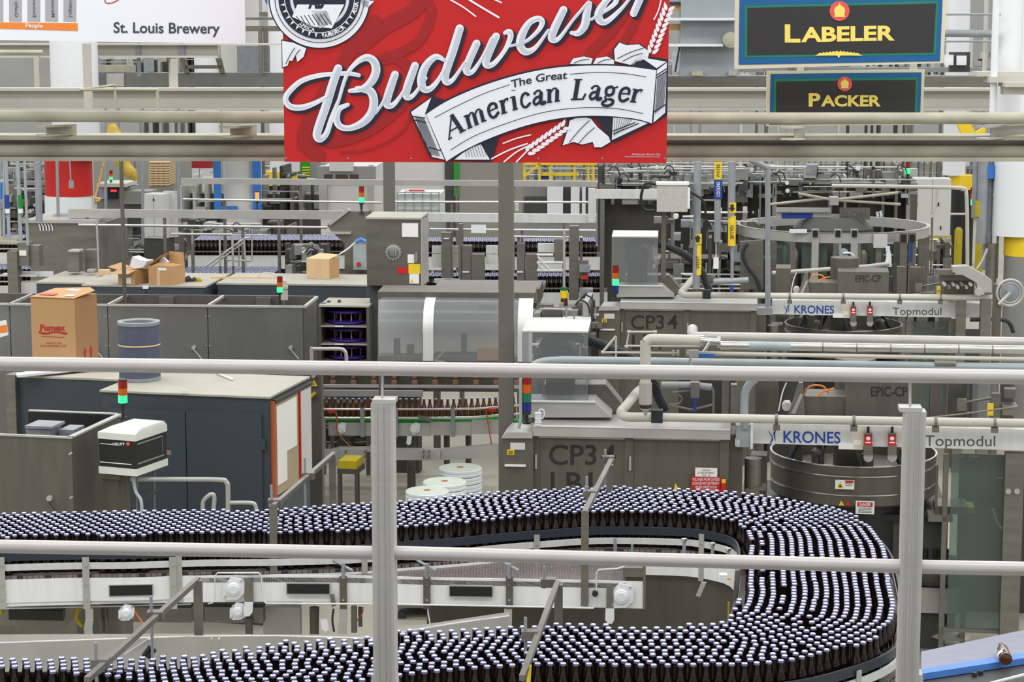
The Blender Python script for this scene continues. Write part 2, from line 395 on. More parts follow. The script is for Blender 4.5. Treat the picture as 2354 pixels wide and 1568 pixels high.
def too_close(B, mind):
    keep = np.ones(len(B), bool)
    for i in range(len(B)):
        if not keep[i]: continue
        d = np.hypot(B[:, 0]-B[i, 0], B[:, 1]-B[i, 1]); c = (d < mind) & keep; c[:i+1] = False; keep[c] = False
    return B[keep]
B = too_close(B, .040)
rng = np.random.RandomState(3); B += rng.normal(0, .0012, B.shape)
def relax(B, n):
  for it in range(n):
    order = np.argsort(B[:, 0]); X = B[order]; disp = np.zeros_like(X)
    for off in range(1, 60):
        dx = X[off:]-X[:-off]; 
        if (np.abs(dx[:, 0]) > .0615).all(): break
        dd = np.hypot(dx[:, 0], dx[:, 1])+1e-9; m = dd < .0612
        if m.any():
            push = (dx/dd[:, None])*((.0612-dd)*.5*m)[:, None]; disp[off:] += push*.8; disp[:-off] -= push*.8
    X = X+disp; B[order] = X
    if it % 10 == 9: B = B[inside(B)]
  return B
def fill(B, dmin):
    g = np.stack(np.meshgrid(np.arange(B[:, 0].min(), B[:, 0].max(), .013), np.arange(B[:, 1].min(), B[:, 1].max(), .013)), -1).reshape(-1, 2)
    g = g[inside(g)]; d = np.full(len(g), 9.)
    for j in range(0, len(g), 2000):
        q = g[j:j+2000]; d[j:j+2000] = np.sqrt(((q[:, None]-B[None])**2).sum(-1).min(1))
    g = g[d > dmin]; new = []
    for p in g:
        if all((p[0]-a)**2+(p[1]-b)**2 > dmin**2 for a, b in new): new.append((p[0], p[1]))
    return np.concatenate([B, np.array(new).reshape(-1, 2)])
B = relax(B, 40); B = too_close(B, .05)
for dm in (.050, .051, .052): B = fill(B, dm); B = relax(B, 24)
B = too_close(B, .0575)
fx = np.array([[*(lambda v: (CX+F*v.x/(v.y*cp-v.z*sp), CY-F*(v.y*sp+v.z*cp)/(v.y*cp-v.z*sp)))(Vector((a, b, ZC))-O)] for a, b in B])
vis = (fx[:, 0] > -40) & (fx[:, 0] < 2100)
B = B[vis]; fx = fx[vis]
prof_b = [(.026, 0), (.0302, .006), (.0302, .118), (.0275, .138), (.0205, .158), (.0158, .178), (.0136, .2), (.0136, .216)]
prof_c = [(.0158, .2165), (.0163, .219), (.0152, .2265), (.0135, .2278)]
prof_t = [(.0138, .2275), (.0128, .2288), (.0045, .2292)]
def bottle_mb(seg, full=True):
    mb = MB(); mb.lathe((0, 0, 0), prof_b if full else prof_b[1:], seg, capt=False, capb=full); return mb
def cap_mb(mb, seg): 
    mb.cur = 1; mb.lathe((0, 0, 0), prof_c, seg, capb=False, capt=False); mb.cur = 2; mb.lathe((0, 0, 0), prof_t, seg, capb=False); mb.cur = 0; return mb
# cap child: skirt, bright top, small ring print
pb = bottle_mb(16).build('beer_bottle', glassb, base=(0, 0, 0))
mc = MB(); mc.cur = 0; mc.lathe((0, 0, 0), prof_c, 16, capb=False, capt=False); mc.cur = 1; mc.lathe((0, 0, 0), prof_t, 16, capb=False)
pc = mc.build('bottle_cap', [cap_s, cap_w], pb)
mp = MB(); mp.lathe((0, 0, .2296), [(.0042, 0), (.0062, 0)], 12, capb=False, capt=False); mp.lathe((0, 0, .2296), [(.0005, 0), (.0022, 0)], 6, capb=False, capt=False)
pe = mp.build('cap_print', inkb, pc)
LB = 'brown longneck bottle with white crown cap in the packed crowd on the near lane'
tag(pb, LB, 'bottle', 'capped bottles crowding the near lane of the curved conveyor')
inframe = (fx[:, 1] < 1575) & (fx[:, 0] > -8) & (fx[:, 0] < 2068)
idx = [i for i in np.argsort(B[:, 1]) if inframe[i]][:300]; sel = set(int(i) for i in idx)
for n, i in enumerate(idx):
    if n == 0: o = pb
    else:
        o = pb.copy(); C.objects.link(o); c = pc.copy(); C.objects.link(c); c.parent = o; e = pe.copy(); C.objects.link(e); e.parent = c
    o.location = (B[i, 0], B[i, 1], ZB)
def scatter(name, label, group, P, z, seg, mats, rot=None):
    mb = bottle_mb(seg); mb = cap_mb(mb, seg); V = np.array(mb.v); nv = len(V); P = np.asarray(P)
    allv = (V[None]+np.concatenate([P, np.full((len(P), 1), z)], 1)[:, None]).reshape(-1, 3) if P.shape[1] == 2 else (V[None]+P[:, None]).reshape(-1, 3)
    b = allv.min(0); me = bpy.data.meshes.new(name); fs = []
    for i in range(len(P)): o = i*nv; fs += [tuple(j+o for j in f) for f in mb.f]
    me.from_pydata((allv-b).tolist(), [], fs)
    for m in mats: me.materials.append(m)
    me.polygons.foreach_set('material_index', mb.mi*len(P)); me.polygons.foreach_set('use_smooth', [True]*len(fs)); me.update()
    o = bpy.data.objects.new(name, me); C.objects.link(o); o.location = b.tolist(); tag(o, label, 'bottles', group, 'stuff'); return o
rest = np.array([B[i] for i in range(len(B)) if i not in sel])
scatter('bottle_crowd', 'dense mass of brown bottles with white caps filling the curved conveyor behind the nearest rows', None, rest, ZB, 8, [glassb, cap_s, cap_w])
print('bottles', len(B))
# ---------------------------------------------------------------- the curved conveyor carrying them
inr = inw[::5]; outr = outw[::5]
cv = bpy.data.objects.new('curved_conveyor', None); C.objects.link(cv); cvb = Vector((inr[0].x+2, inr[0].y-1, 0)); cv.location = cvb; cv['_b'] = tuple(cvb)
tag(cv, 'long stainless conveyor bending back on itself under the crowd of brown bottles', 'conveyor')
ii = offs(inr, .042); oo = offs(outr, -.042)
mb = MB(); nI = len(ii); nO = len(oo); m = 240; ring = []
for k in range(m+1):
    a = ii[round(k*(nI-1)/m)]; b = oo[round(k*(nO-1)/m)]; ring += [(a.x, a.y, ZB-.002), (b.x, b.y, ZB-.002), (b.x, b.y, ZB-.03), (a.x, a.y, ZB-.03)]
fs = []
for k in range(m):
    a, b = 4*k, 4*k+4
    for j in range(4): j2 = (j+1) % 4; fs.append((a+j, b+j, b+j2, a+j2))
mb.add(ring, fs).build('belt', belt, cv)
def st(nm, P, off, z0, z1, th, m, side): MB().strip(offs(P, off), z0, z1, th, side).build(nm, m, cv)
st('guide_rail', inr, .036, 1.712, 1.762, .012, navy, 1); st('guide_rail', inr, .036, 1.655, 1.692, .02, wsteel, 1)
st('guide_rail', outr, -.036, 1.712, 1.762, .012, navy, -1); st('guide_rail', outr, -.036, 1.655, 1.692, .02, wsteel, -1)
st('side_frame', inr, .05, 1.46, 1.60, .006, cwhite, 1); st('side_frame', outr, -.05, 1.46, 1.60, .006, steel, -1)
st('drip_skirt', inr[len(inr)//4:int(len(inr)*.62)], .0, .95, 1.46, .006, dsteel, 1)
mbb = MB()
for P, o, sd in ((inr, .056, 1), (outr, -.056, -1)):
    Q = offs(P, o)
    for k in range(12, len(Q)-2, 11):
        p = Q[k]; t_ = (Q[k+1]-Q[k-1]).normalized(); n_ = Vector((t_.y, -t_.x, 0))*sd
        a = p-t_*.018; b = p+t_*.018; MB().slab([(a.x, a.y, 1.44), (b.x, b.y, 1.44), (b.x, b.y, 1.74), (a.x, a.y, 1.74)], n_*.006).build('rail_bracket', lsteel, cv); br = C.objects[-1]
        bm = MB()
        for z in (1.49, 1.56, 1.675): bm.lathe((p.x+n_.x*.007, p.y+n_.y*.007, z), [(.006, 0), (.005, .006)], 8, axis=n_)
        bm.build('bolt', chrome, br)
for k in (60, 130, 190, 250, 330, 420, 500):
    if k < len(inr):
        p = inr[k]; q = min(outr, key=lambda v: (v-p).length); cmid = p.lerp(q, .5)
        MB().lathe((cmid.x, cmid.y, 0), [(.03, 0), (.03, 1.55)], 12).build('support_leg', dsteel, cv)
# ---------------------------------------------------------------- transfer conveyor between the lanes
fe_px = [(-60,1335),(10,1333),(190,1328),(400,1324),(600,1322),(800,1323),(1000,1328),(1190,1331),(1480,1337)]
fe = smooth(plan(fe_px, 1.60), 5)
tc = bpy.data.objects.new('transfer_conveyor', None); C.objects.link(tc); tb0 = Vector((fe[20].x, fe[20].y, 0)); tc.location = tb0; tc['_b'] = tuple(tb0)
tag(tc, 'straight empty conveyor with grey-pink chain belt and slotted white side plate between the bottle lanes', 'conveyor')
be = plan([(-60,1296),(300,1292),(600,1284),(800,1278),(1000,1264),(1200,1262),(1450,1270)], 1.59); be = smooth(be, 5)
mb = MB(); r = []; n1 = 40
for k in range(n1+1):
    a = fe[round(k*(len(fe)-2)/n1)]; b = be[round(k*(len(be)-1)/n1)]
    r += [(a.x, a.y, 1.585), (a.x, a.y, 1.555), (b.x, b.y, 1.555), (b.x, b.y, 1.585)]
mb.add(r, [(4*k+j, 4*k+4+j, 4*k+4+(j+1) % 4, 4*k+(j+1) % 4) for k in range(n1) for j in range(4)]+[(0, 1, 2, 3)]).build('belt', belt, tc)
MB().strip(fe, 1.435, 1.60, .008, -1).build('side_plate', cwhite, tc)
def feT(x):
    y = np.interp(x, [p[0] for p in fe_px], [p[1] for p in fe_px]); a, b = PZ(x-50, np.interp(x-50, [p[0] for p in fe_px], [p[1] for p in fe_px]), 1.6), PZ(x+50, np.interp(x+50, [p[0] for p in fe_px], [p[1] for p in fe_px]), 1.6); return T('x', '', '', P=PZ(x, y, 1.60), root=tc, phi=-math.degrees(math.atan2(b.y-a.y, b.x-a.x)))
for x0, x1, y0, y1 in ((252, 350, 1346, 1369), (660, 757, 1343, 1365), (1034, 1131, 1349, 1371)):
    t = feT((x0+x1)/2); t.b(x0-2, y0-2, x1+2, y1+2, -.03, -.004).e('slot_trim', lsteel); p = t.last; t.b(x0, y0, x1, y1, -.033, -.0295).e('slot_dark', black, p)  # solid black plates paint the shade inside the slots
for x in (4, 198, 398, 789, 981, 1171):
    t = feT(x); yt = 1282 if x < 500 else 1326
    t.b(x-8, yt, x+8, 1400, -.022, -.012).e('side_bracket', lsteel if x < 500 else dsteel); p = t.last
    for y in (yt+20, 1346, 1380): t.cyl(x, y, 3, -.03, -.02, 10)
    t.e('bolt', chrome, p)
    if x > 500: t.vc(x, 1296, 1330, 4.5, -.02).tb([(x-22, 1288, .05), (x+22, 1312, -.06)], 3.2).e('rail_clamp', galv)
for x in (205, 789, 1168): 
    t = feT(x); t.b(x-9, 1400, x+9, 1426, -.02, -.01).q([(x-9, 1426), (x+9, 1426), (x+7, 1450), (x-13, 1450)], -.03, .01).b(x-11, 1450, x+8, 1466, -.03, -.02).e('hanger_strap', lsteel)
t = feT(1170)
t.tb([(-20, 1399), (140, 1396), (400, 1390), (440, 1388)], 2.2, -.035, seg=6).tb([(478, 1388), (488, 1386), (494, 1378), (494, 1324), (500, 1317), (595, 1317), (601, 1324), (604, 1380), (612, 1387)], 2, -.035, seg=6).tb([(612, 1387), (900, 1389), (1130, 1393), (1364, 1398), (1370, 1390), (1371, 1365)], 2.2, -.035, seg=6).tb([(1371, 1365), (1371, 1318), (1376, 1310), (1420, 1307), (1436, 1302)], 2, -.035, seg=6).e('air_line', wsteel)
t.cyl(1368, 1366, 7, -.05, -.02).e('line_valve', rubber)
# bearing housings
def bearing(x, y, r, label=None):
    t = feT(x) ; t.q([(x-r*1.25, y-r*.3), (x-r*.3, y-r*1.25), (x+r*.9, y-r*1.05), (x+r*1.2, y-r*.6), (x+r*1.1, y+r*.5), (x+r*.4, y+r*1.15), (x-r*.8, y+r*1.2), (x-r*1.25, y+r*.9)], -.026, .018).e('bearing_flange', white); p = t.last
    t.cyl(x-r*.1, y+r*.1, r*.72, -.045, -.026).cyl(x-r*.1, y+r*.1, r*.5, -.052, -.045).e('bearing_boss', white, p)
    for a, b in ((-.95, .85), (.8, -.85), (.9, .8), (-.8, -.8)): t.cyl(x+a*r, y+b*r, 2.6, -.035, -.025, 8)
    t.e('bolt', chrome, p)
bearing(538, 1354, 21); bearing(548, 1406, 16); bearing(291, 1409, 15); bearing(1430, 1371, 23)
t = feT(570); t.q([(562, 1340), (566, 1330), (577, 1330), (582, 1342), (583, 1385), (562, 1385)], -.03, .006).e('pivot_arm', steel); t.q([(562, 1385), (582, 1385), (580, 1408), (573, 1417), (562, 1417), (559, 1408)], -.05, .01).e('handle_tab', white)
t = feT(1400); t.b(1394, 1346, 1410, 1398, -.03, -.022).e('pivot_arm', steel); t.q([(1392, 1400), (1412, 1400), (1412, 1425), (1407, 1434), (1397, 1434), (1391, 1425)], -.04, .01).e('handle_tab', white)
t = feT(640); t.q([(757, 1366), (768, 1366), (773, 1392), (763, 1396)], -.03, .006).e('sensor_tab', steel); t.q([(736, 1424), (752, 1424), (757, 1447), (748, 1452), (739, 1446)], -.02, .008).e('handle_tab', white)
t.tb([(767, 1400), (764, 1425), (768, 1452)], 2.5, -.01, 4).tb([(733, 1395), (732, 1420), (728, 1440)], 1.2, -.01, 4).e('cable', rubber)
t.tb([(835, 1395), (833, 1410), (822, 1425), (816, 1440)], 1.3, 0, 4).e('cable', woodm, label='thin orange cable')
t.tb([(998, 1335), (992, 1380), (984, 1400), (988, 1430), (994, 1452)], 1.6, -.04, 4).e('cable', white, label='thin white cable')
t.tb([(302, 1395), (318, 1418), (333, 1438)], 2.2, -.04).e('cable', orange, label='short orange cable')
t = feT(1450); t.b(1432, 1306, 1478, 1326, 0, .25).b(1478, 1300, 1484, 1400, -.01, .25).e('end_cover', steel)
t.b(1410, 1238, 1418, 1300, .3, .32).b(1450, 1250, 1456, 1300, .3, .32).e('end_bracket', galv)
# lower machinery hung under the transfer conveyor
t.b(0, 1400, 150, 1440, .1, .5).e('lower_duct', steel); t.b(20, 1404, 145, 1426, .06, .09).e('duct_opening', black)
t.b(230, 1396, 440, 1430, .12, .2).e('drive_plate', steel); t.b(470, 1396, 605, 1432, .12, .2).e('drive_plate', steel); t.b(605, 1396, 690, 1470, .3, .36).e('drive_plate', lsteel)
t.vc(572, 1420, 1460, 9, .1).vc(722, 1396, 1460, 11, .3).vc(828, 1396, 1440, 5, .15).e('leg', dsteel)
for x in (236, 240, 813): t.b(x-6, 1396, x+6, 1455, 0, .04)
t.e('strut', dsteel)
t.tb([(180, 1396, .1), (176, 1420, .1), (190, 1440, .1)], 5, .1, 4).tb([(0, 1392), (5, 1410)], 5).e('hose', dyellow)
# tray between the lanes
tr = T('drip_tray', 'long flat stainless drip tray with folded rim behind the near bottle lane', 'tray', 600, 1470, 436, 0, P=None)
zt = tr.hit(600, 1468)[2]
rim = [PZ(x, y, zt) for x, y in ((-60,1481),(0,1478),(440,1463),(640,1462),(860,1468),(913,1455),(1040,1434),(1170,1416))]
bk = [PZ(x, y, zt) for x, y in ((1172,1400),(900,1440),(880,1452),(640,1452),(440,1450),(0,1452),(-60,1453))]
tr.mb.slab([(p.x, p.y, zt-.02) for p in rim+bk], Vector((0, 0, .004))); tr.e('tray_floor', steel)
tr.mb.strip(rim, zt-.16, zt, .006); tr.e('front_plate', lsteel)
tr.mb.tube(rim, .005, 6); tr.e('rolled_rim', chrome)
for x in (485, 503): 
    for y in (1471, 1491): tr.cyl(x, y, 2.4, -.02, .01, 8)
tr.e('bolt', chrome)
for x in (200, 650, 1000): tr.vc(x, 1500, None, 8, .3)
tr.e('leg', dsteel)
# overhead cross bars
def crossbar(label, near, far, post=None, s=400, wd=9, rods=(), zb=2.0, yellow_end=False):
    t = T('cross_bar', label, 'bar', P=PZ(*near, zb), phi=0, group='stainless bars spanning the bottle lanes', base=PZ(*near, zb))
    a = PZ(*near, zb); b = PZ(*far, zb); d = (b-a).normalized(); n = Vector((d.y, -d.x, 0))*(wd/t.s)
    t.mb.slab([a-n, a+n, b+n, b-n][::-1], Vector((0, 0, .028))); t.e('beam', steel)
    for p, zl in post or ():
        r = PZ(*p, zb); h = .022; t.mb.slab([(r.x-h, r.y-h, zl), (r.x-h, r.y+h, zl), (r.x+h, r.y+h, zl), (r.x+h, r.y-h, zl)][::-1], Vector((0, 0, zb-zl+.02))); t.e('upright', steel)
    for (x, y), up, dn in rods:
        r = PZ(x, y, zb); t.mb.tube([(r.x-.03, r.y, zb+up), (r.x-.03, r.y, zb-dn)], .008, 8); t.e('rod', galv)
        t.mb.slab([(r.x-.05, r.y-.03, zb-.01), (r.x-.05, r.y+.03, zb-.01), (r.x+.03, r.y+.03, zb-.01), (r.x+.03, r.y-.03, zb-.01)][::-1], Vector((0, 0, .045))); t.e('clamp', steel)
    return t
crossbar('stainless cross bar over the far lane at left, ending near the board', (628,1170), (768,1048), [((628,1168), 1.45), ((764,1052), 1.5)], rods=[((712,1098), .13, .3), ((636,1160), .12, .3)], wd=5.5)
crossbar('stainless cross bar over the far lane in front of the black lettered cabinet', (1344,1185), (1406,1062), [((1345,1183), 1.45), ((1402,1075), 1.5)], rods=[((1402,1060), .08, .3), ((1360,1140), .12, .25)], wd=6)
crossbar('stainless cross bar over the near lane with a yellow strut under its end', (1200,1566), (1282,1346), [((1284,1352), 1.5)], rods=[((1264,1344), .1, .02), ((1222,1465), .1, .1)], wd=7, zb=1.92)
crossbar('stainless cross bar over the near lane at far left', (200,1570), (455,1338), [((455,1342), 1.5)], rods=[((362,1420), .11, .3), ((236,1530), .11, .1)], wd=7, zb=1.92)
t = T('yellow_strut', 'small yellow strut beneath the end of the cross bar at the bottom', 'strut', 1212, 1560, 500, 0, solo=True); t.q([(1216, 1534), (1222, 1532), (1218, 1600), (1205, 1600)], .05, .03).e('', yellow)
# motors on the tray
t = T('inlet_bracket', 'small sloping steel bracket with black coils above the left bottle rows', 'bracket', 320, 1480, 455, 0)
t.q([(284, 1506), (340, 1470), (350, 1473), (296, 1512)], 0, .03).e('plate', lsteel); t.tb([(330, 1508), (346, 1486)], 6, -.03).tb([(340, 1512), (356, 1492)], 6, -.03).e('coil', rubber)
# inner bend guards
t = T('bend_guard', 'narrow upright steel guard strip with sensor at the inside of the bend', 'guard', 1690, 1430, 420, 0, base=None)
t.q([(1690, 1312), (1702, 1310), (1688, 1430), (1672, 1442), (1684, 1400)], 0, .01).e('guard_plate', steel); t.b(1673, 1385, 1677, 1440, -.01, .0).e('edge_strip', dyellow)
t.b(1655, 1322, 1672, 1334, -.05, 0).e('sensor', white, label='white sensor block'); t.tb([(1672, 1330), (1680, 1332)], 2, -.02).e('sensor_tip', orange)
t = T('deflector_tab', 'short slanted steel tab hanging under the bend frame', 'tab', 1610, 1370, 400, 0, solo=True); t.q([(1613, 1339), (1624, 1339), (1609, 1373), (1600, 1370)], 0, .01).e('', lsteel)
for x, y in ((1573, 1240), (1638, 1250), (1674, 1262)):
    t = T('rail_clamp', 'small round rail clamp bolted inside the bend', 'clamp', x, y, 395, 0, group='rail clamps inside the bend'); t.vc(x, y, y+40, 4).e('stud', galv); t.vc(x, y-2, y+4, 6.5).e('knob', chrome)
# caster cart under the conveyor
t = T('caster_cart', 'low cart on black casters glimpsed under the transfer conveyor', 'cart', 1000, 1430, 279, 0)
t.b(905, 1380, 1180, 1398, 0, .8).e('platform', steel)
for x in (923, 1018, 1123): t.cyl(x, 1416, 11, 0, .04); t.e('caster', rubber)
# ---------------------------------------------------------------- chute at lower right
t = T('infeed_chute', 'sloping violet-grey belt chute with bright blue edge at lower right corner', 'conveyor', 2240, 1540, 470, -16)
z = 2.05
pz = lambda x, y, zz=z: PZ(x, y, zz)
def sheet(nm, pts, zz, th, m, par=None): t.mb.slab([pz(x, y, zz) for x, y in pts], Vector((0, 0, -th))); t.e(nm, m, par)
sheet('belt', [(2118,1498),(2400,1438),(2400,1500),(2118,1540)], z, .02, violet)
sheet('blue_edge', [(2118,1538),(2400,1492),(2400,1506),(2118,1549)], z+.004, .03, cblue)
sheet('side_rail', [(2118,1549),(2400,1504),(2400,1580),(2118,1630)], z-.03, .03, dgrey)
t.mb.tube([pz(2118, 1572+40, z-.0), pz(2400, 1540, z-.0)], .008, 8); t.e('edge_trim', wsteel)
for x, y in ((2240,1556),(2254,1552)): t.mb.lathe(pz(x, y, z-.03), [(.012, 0), (.012, .02)], 8); t.e('bolt', rubber)
t.b(2130, 1600, 2380, None, .1, .5).e('pedestal', dgrey)
t = T('loose_bottle', 'amber bottle lying on its side on the blue-edged chute', 'bottle', 2306, 1505, 470, 0); p = PZ(2306, 1507, 2.08)
t.mb.lathe(p+Vector((0, -.06, 0)), [(.01, 0), (.028, .004), (.028, .12), (.012, .18), (.012, .2)], 16, axis=Vector((.1, 1, .05))); t.e('body', glassa)
t.mb.lathe(p+Vector((.0, -.03, 0)), [(.0285, 0), (.0285, .03)], 16, axis=Vector((.1, 1, .05)), capb=False, capt=False); t.e('paper_label', paper)
# ---------------------------------------------------------------- labelling machine, front one; its twin stands behind it
MACH = []
def K(t): MACH.append(t.root); return t
t = K(T('control_cabinet', 'front stainless control cabinet lettered in black with red warning sign, nearest the bottles', 'cabinet', 1225, 1000, 300, 6, base=None))
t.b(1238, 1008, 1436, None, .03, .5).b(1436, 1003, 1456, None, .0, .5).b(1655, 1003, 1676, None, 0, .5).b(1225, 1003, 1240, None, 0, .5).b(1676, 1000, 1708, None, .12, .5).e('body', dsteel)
t.b(1238, 1010, 1436, None, .012, .03); t.e('door', dsteel); d1 = t.last
t.b(1456, 1012, 1655, None, .012, .03); t.e('door', dsteel); d2 = t.last
t.b(1238, 1005, 1436, 1009, -.01, .03).e('door_lip_highlight', lsteel, d1); t.b(1456, 1008, 1655, 1012, -.01, .03).e('door_lip_highlight', lsteel, d2)  # lighter steel on the ledges paints the highlight above the doors
t.b(1230, 1046, 1234, 1078, -.02, 0).e('door_handle', lsteel, d1); t.b(1446, 1050, 1451, 1082, -.02, 0).e('door_handle', lsteel, d2)
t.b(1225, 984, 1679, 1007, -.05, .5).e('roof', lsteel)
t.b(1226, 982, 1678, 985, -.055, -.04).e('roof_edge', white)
t.text('CP3', 1262, 1023, 1371, 1068, .010, bold=.012).text('4', 1381, 1023, 1416, 1068, .010, bold=.012).text('LB1', 1266, 1086, 1362, 1134, .010, bold=.012).e('cabinet_lettering', ink)
t.b(1156, 1004, 1226, None, -.04, .4).e('side_cabinet', dsteel); sc_ = t.last
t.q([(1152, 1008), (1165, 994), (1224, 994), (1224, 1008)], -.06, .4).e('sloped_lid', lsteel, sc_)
t.b(1160, 1069, 1208, 1073, -.07, -.04).e('ledge', white, sc_)
t.b(1173, 1018, 1207, 1034, -.046, -.04).e('data_plate', offw, sc_); t.b(1166, 1034, 1182, 1046, -.046, -.04).e('number_tag', yellow, sc_)
t.text('20', 1168, 1036, 1180, 1044, -.048, bold=.02).e('tag_number', ink, sc_)
t.q([(1549, 1130), (1552, 1110), (1561, 1126)], .0, .008).e('warning_triangle', yellow)
CABW = t
# signs (front machine only)
t = T('warning_sign', 'red warning sign with white capitals under a small white notice on the cabinet', 'sign', 1620, 1110, 300, 6, P=CABW.hit(1620, 1130, -.0))
t.b(1589, 1096, 1657, 1136, -.012, 0).e('plate', red)
for i, s_ in enumerate(('VOLTAGES FROM OUTSIDE', 'SOURCES MAY BE PRESENT', 'WHEN SWITCH IS IN', 'THE OFF POSITION')): t.text(s_, 1592+(i > 1)*6, 1099+i*9, 1654-(i > 1)*6, 1105+i*9, -.014, bold=.01)
t.e('lettering', white)
t.b(1598, 1076, 1649, 1096, -.012, 0).e('white_notice', paper)
for i, s_ in enumerate(('CP34-B1', 'LB1 MAIN DISCONNECT', 'SW. 10')): t.text(s_, 1604+(i != 1)*10, 1079+i*6, 1643-(i != 1)*10, 1083+i*6, -.014)
t.e('notice_lettering', inkg)
t = T('isolator_switch', 'yellow and red isolator switch beside the red warning sign', 'switch', P=CABW.hit(1664, 1130, -.01), phi=6)
t.b(1659, 1103, 1668, 1112, -.03, 0).e('switch_plate', yellow); t.b(1658, 1112, 1669, 1130, -.05, 0).e('handle', red)
# coil on the roof
t = T('coiled_lead', 'white coiled lead standing on the front cabinet roof', 'cable', 1237, 978, 302, 0)
for k in range(6): t.vc(1237, 948+k*5, 952+k*5, 8-(k % 2), .05)
t.e('coil', white); t.tb([(1240, 948), (1240, 942), (1247, 941), (1251, 947), (1250, 958), (1244, 964)], 1.4, .05, 4).e('lead', white)
# blower under clear hood
t = K(T('blower_hood', 'front clear plastic hood over a black blower on a sloped steel base', 'hood', 1290, 958, 297, 4))
t.q([(1212, 960), (1212, 924), (1366, 924), (1406, 960)], .0, .36).e('base', lsteel); p = t.last
t.q([(1240, 922), (1250, 884), (1392, 884), (1430, 930), (1407, 960), (1366, 924)], .36, .25).e('back_plate', steel, p)
t.b(1204, 921, 1368, 925, -.012, 0).e('edge_trim', white, p)
t.b(1200, 764, 1352, 920, .02, .028).e('hood_panel', plexi); t.b(1200, 764, 1203, 920, .03, .7).b(1349, 764, 1352, 920, .03, .7).e('hood_panel', plexi)
t.b(1200, 761, 1352, 765, .02, .7).e('hood_top', offw)
t.b(1255, 800, 1320, 905, .3, .55).e('motor_body', rubber)
t.cyl(1284, 822, 40, .2, .5, 28).cyl(1284, 822, 22, .14, .2, 20).e('fan_housing', rubber)
t.b(1277, 786, 1308, 798, .17, .2).e('brand_plate', dgrey)
t.tb([(1244, 800, .2), (1262, 778, .2), (1300, 772, .2), (1346, 782, .2)], 9, .2, 5, seg=12).e('duct', rubber)
hp = smooth([t.hit(*q) for q in ((1346, 782, .2), (1380, 792, .18), (1420, 808, .15), (1465, 835, .25), (1500, 875, .35), (1515, 915, .4), (1530, 945, .4))], 14)
t.mb.tube(hp, [(.043 if i % 2 else .036) for i in range(len(hp))], 14); t.e('ribbed_hose', rubber)
t.b(1342, 770, 1348, 797, .12, .2).e('hose_collar', steel)
stf = stacklight('signal tower with red, orange, green and blue lenses beside the front blower hood', 1211, 862, 945, 300, [lred, lor, lgr, lbl], 10.5)
t = T('conduit', 'thin pale conduit standing beside the four-colour signal tower', 'pipe', 1197, 980, 300, 0, solo=True); t.tb([(1197, 870), (1197, 965), (1192, 985)], 4).e('', bluepipe)
# labeller body
t = K(T('labelling_machine', 'front labelling machine with white lettered beam above a banded stainless drum', 'machine', 1727, 1030, 300, 7.7))
t.b(1727, 982, 2480, 1029, 0, .18).e('beam', wsteel); bm_ = t.last
t.text('KRONES', 1801, 991, 1932, 1017, bold=.012, dy=2).e('beam_lettering', inkb, bm_)
t.q([(1765, 989), (1775, 1007), (1766, 1028), (1778, 1010), (1776, 1003)], -.002, .001).q([(1785, 984), (1777, 996), (1783, 1016), (1782, 998)], -.002, .001).e('beam_emblem', inkb, bm_)
t.text('Topmodul', 2126, 1001, 2288, 1025, bold=.0, dy=1, ref='T').e('beam_lettering', inkg, bm_)
t.b(1928, 1019, 1962, 1033, -.004, 0).b(1963, 1012, 1980, 1023, -.004, 0).e('data_plate', paper, bm_)
t.b(1958, 986, 1985, 1034, -.002, 0).e('worn_sticker', mat('old_sticker', (222, 216, 196)), bm_)
for x in (1996, 2051):
    t.b(x-9, 998, x+9, 1024, -.05, -.01).e('safety_switch', red, label='red faced safety switch'); p = t.last
    t.b(x-3, 982, x+3, 998, -.04, -.02).e('switch_cable', black, p); t.b(x-10, 1024, x+10, 1046, -.05, -.01).b(x-8, 996, x+8, 1000, -.06, -.01).e('switch_body', steel, p)
    t.cyl(x, 1052, 11, -.03, .0).e('switch_disc', lsteel, p)
    t.cyl(x, 1008, 5, -.054, -.05).b(x-6, 1016, x+6, 1019, -.053, -.05).e('switch_emblem', white, p)
# drum
c = t.hit(1960, 1100, .85); R = .655
zt = t.hit(1960, 1073, .2)[2]; zb = t.hit(1960, 1164, .2)[2]
def zy(y): return t.hit(1960, y, .2)[2]
mb = t.mb
mb.lathe((c.x, c.y, 0), [(R*.96, zb-.02), (R, zb), (R, zy(1142)), (R*1.01, zy(1141)), (R*1.01, zy(1138)), (R, zy(1137)), (R, zy(1098)), (R*1.01, zy(1097)), (R*1.01, zy(1094)), (R, zy(1093)), (R, zt), (R*.985, zt), (R*.985, zt-.15), (.1, zt-.15)], 64, capt=False); t.e('drum', dsteel); dr = t.last
for y in (1073, 1096, 1139): mb = t.mb; mb.lathe((c.x, c.y, zy(y+1.5)), [(R*1.012, 0), (R*1.012, .009), (R*.99, .009)], 64, capb=False, capt=False)
t.e('rim_band', chrome, dr)
t.mb.lathe((c.x, c.y, zb-.45), [(R*.9, 0), (R*.9, .44)], 48); t.e('drum_base', black)
t.mb.lathe((c.x, c.y, zt-.15), [(.16, 0), (.16, .9)], 24); t.e('centre_column', dsteel)
random.seed(4)
for k in range(9):
    a = k*.7; t.mb.tube(smooth([Vector((c.x+.15*math.cos(a), c.y+.15*math.sin(a), zt+.25)), Vector((c.x+.35*math.cos(a+.3), c.y+.35*math.sin(a+.3), zt+.22)), Vector((c.x+.55*math.cos(a+.5), c.y+.55*math.sin(a+.5), zt-.1))], 6), .022, 8)
t.e('hose', rubber)
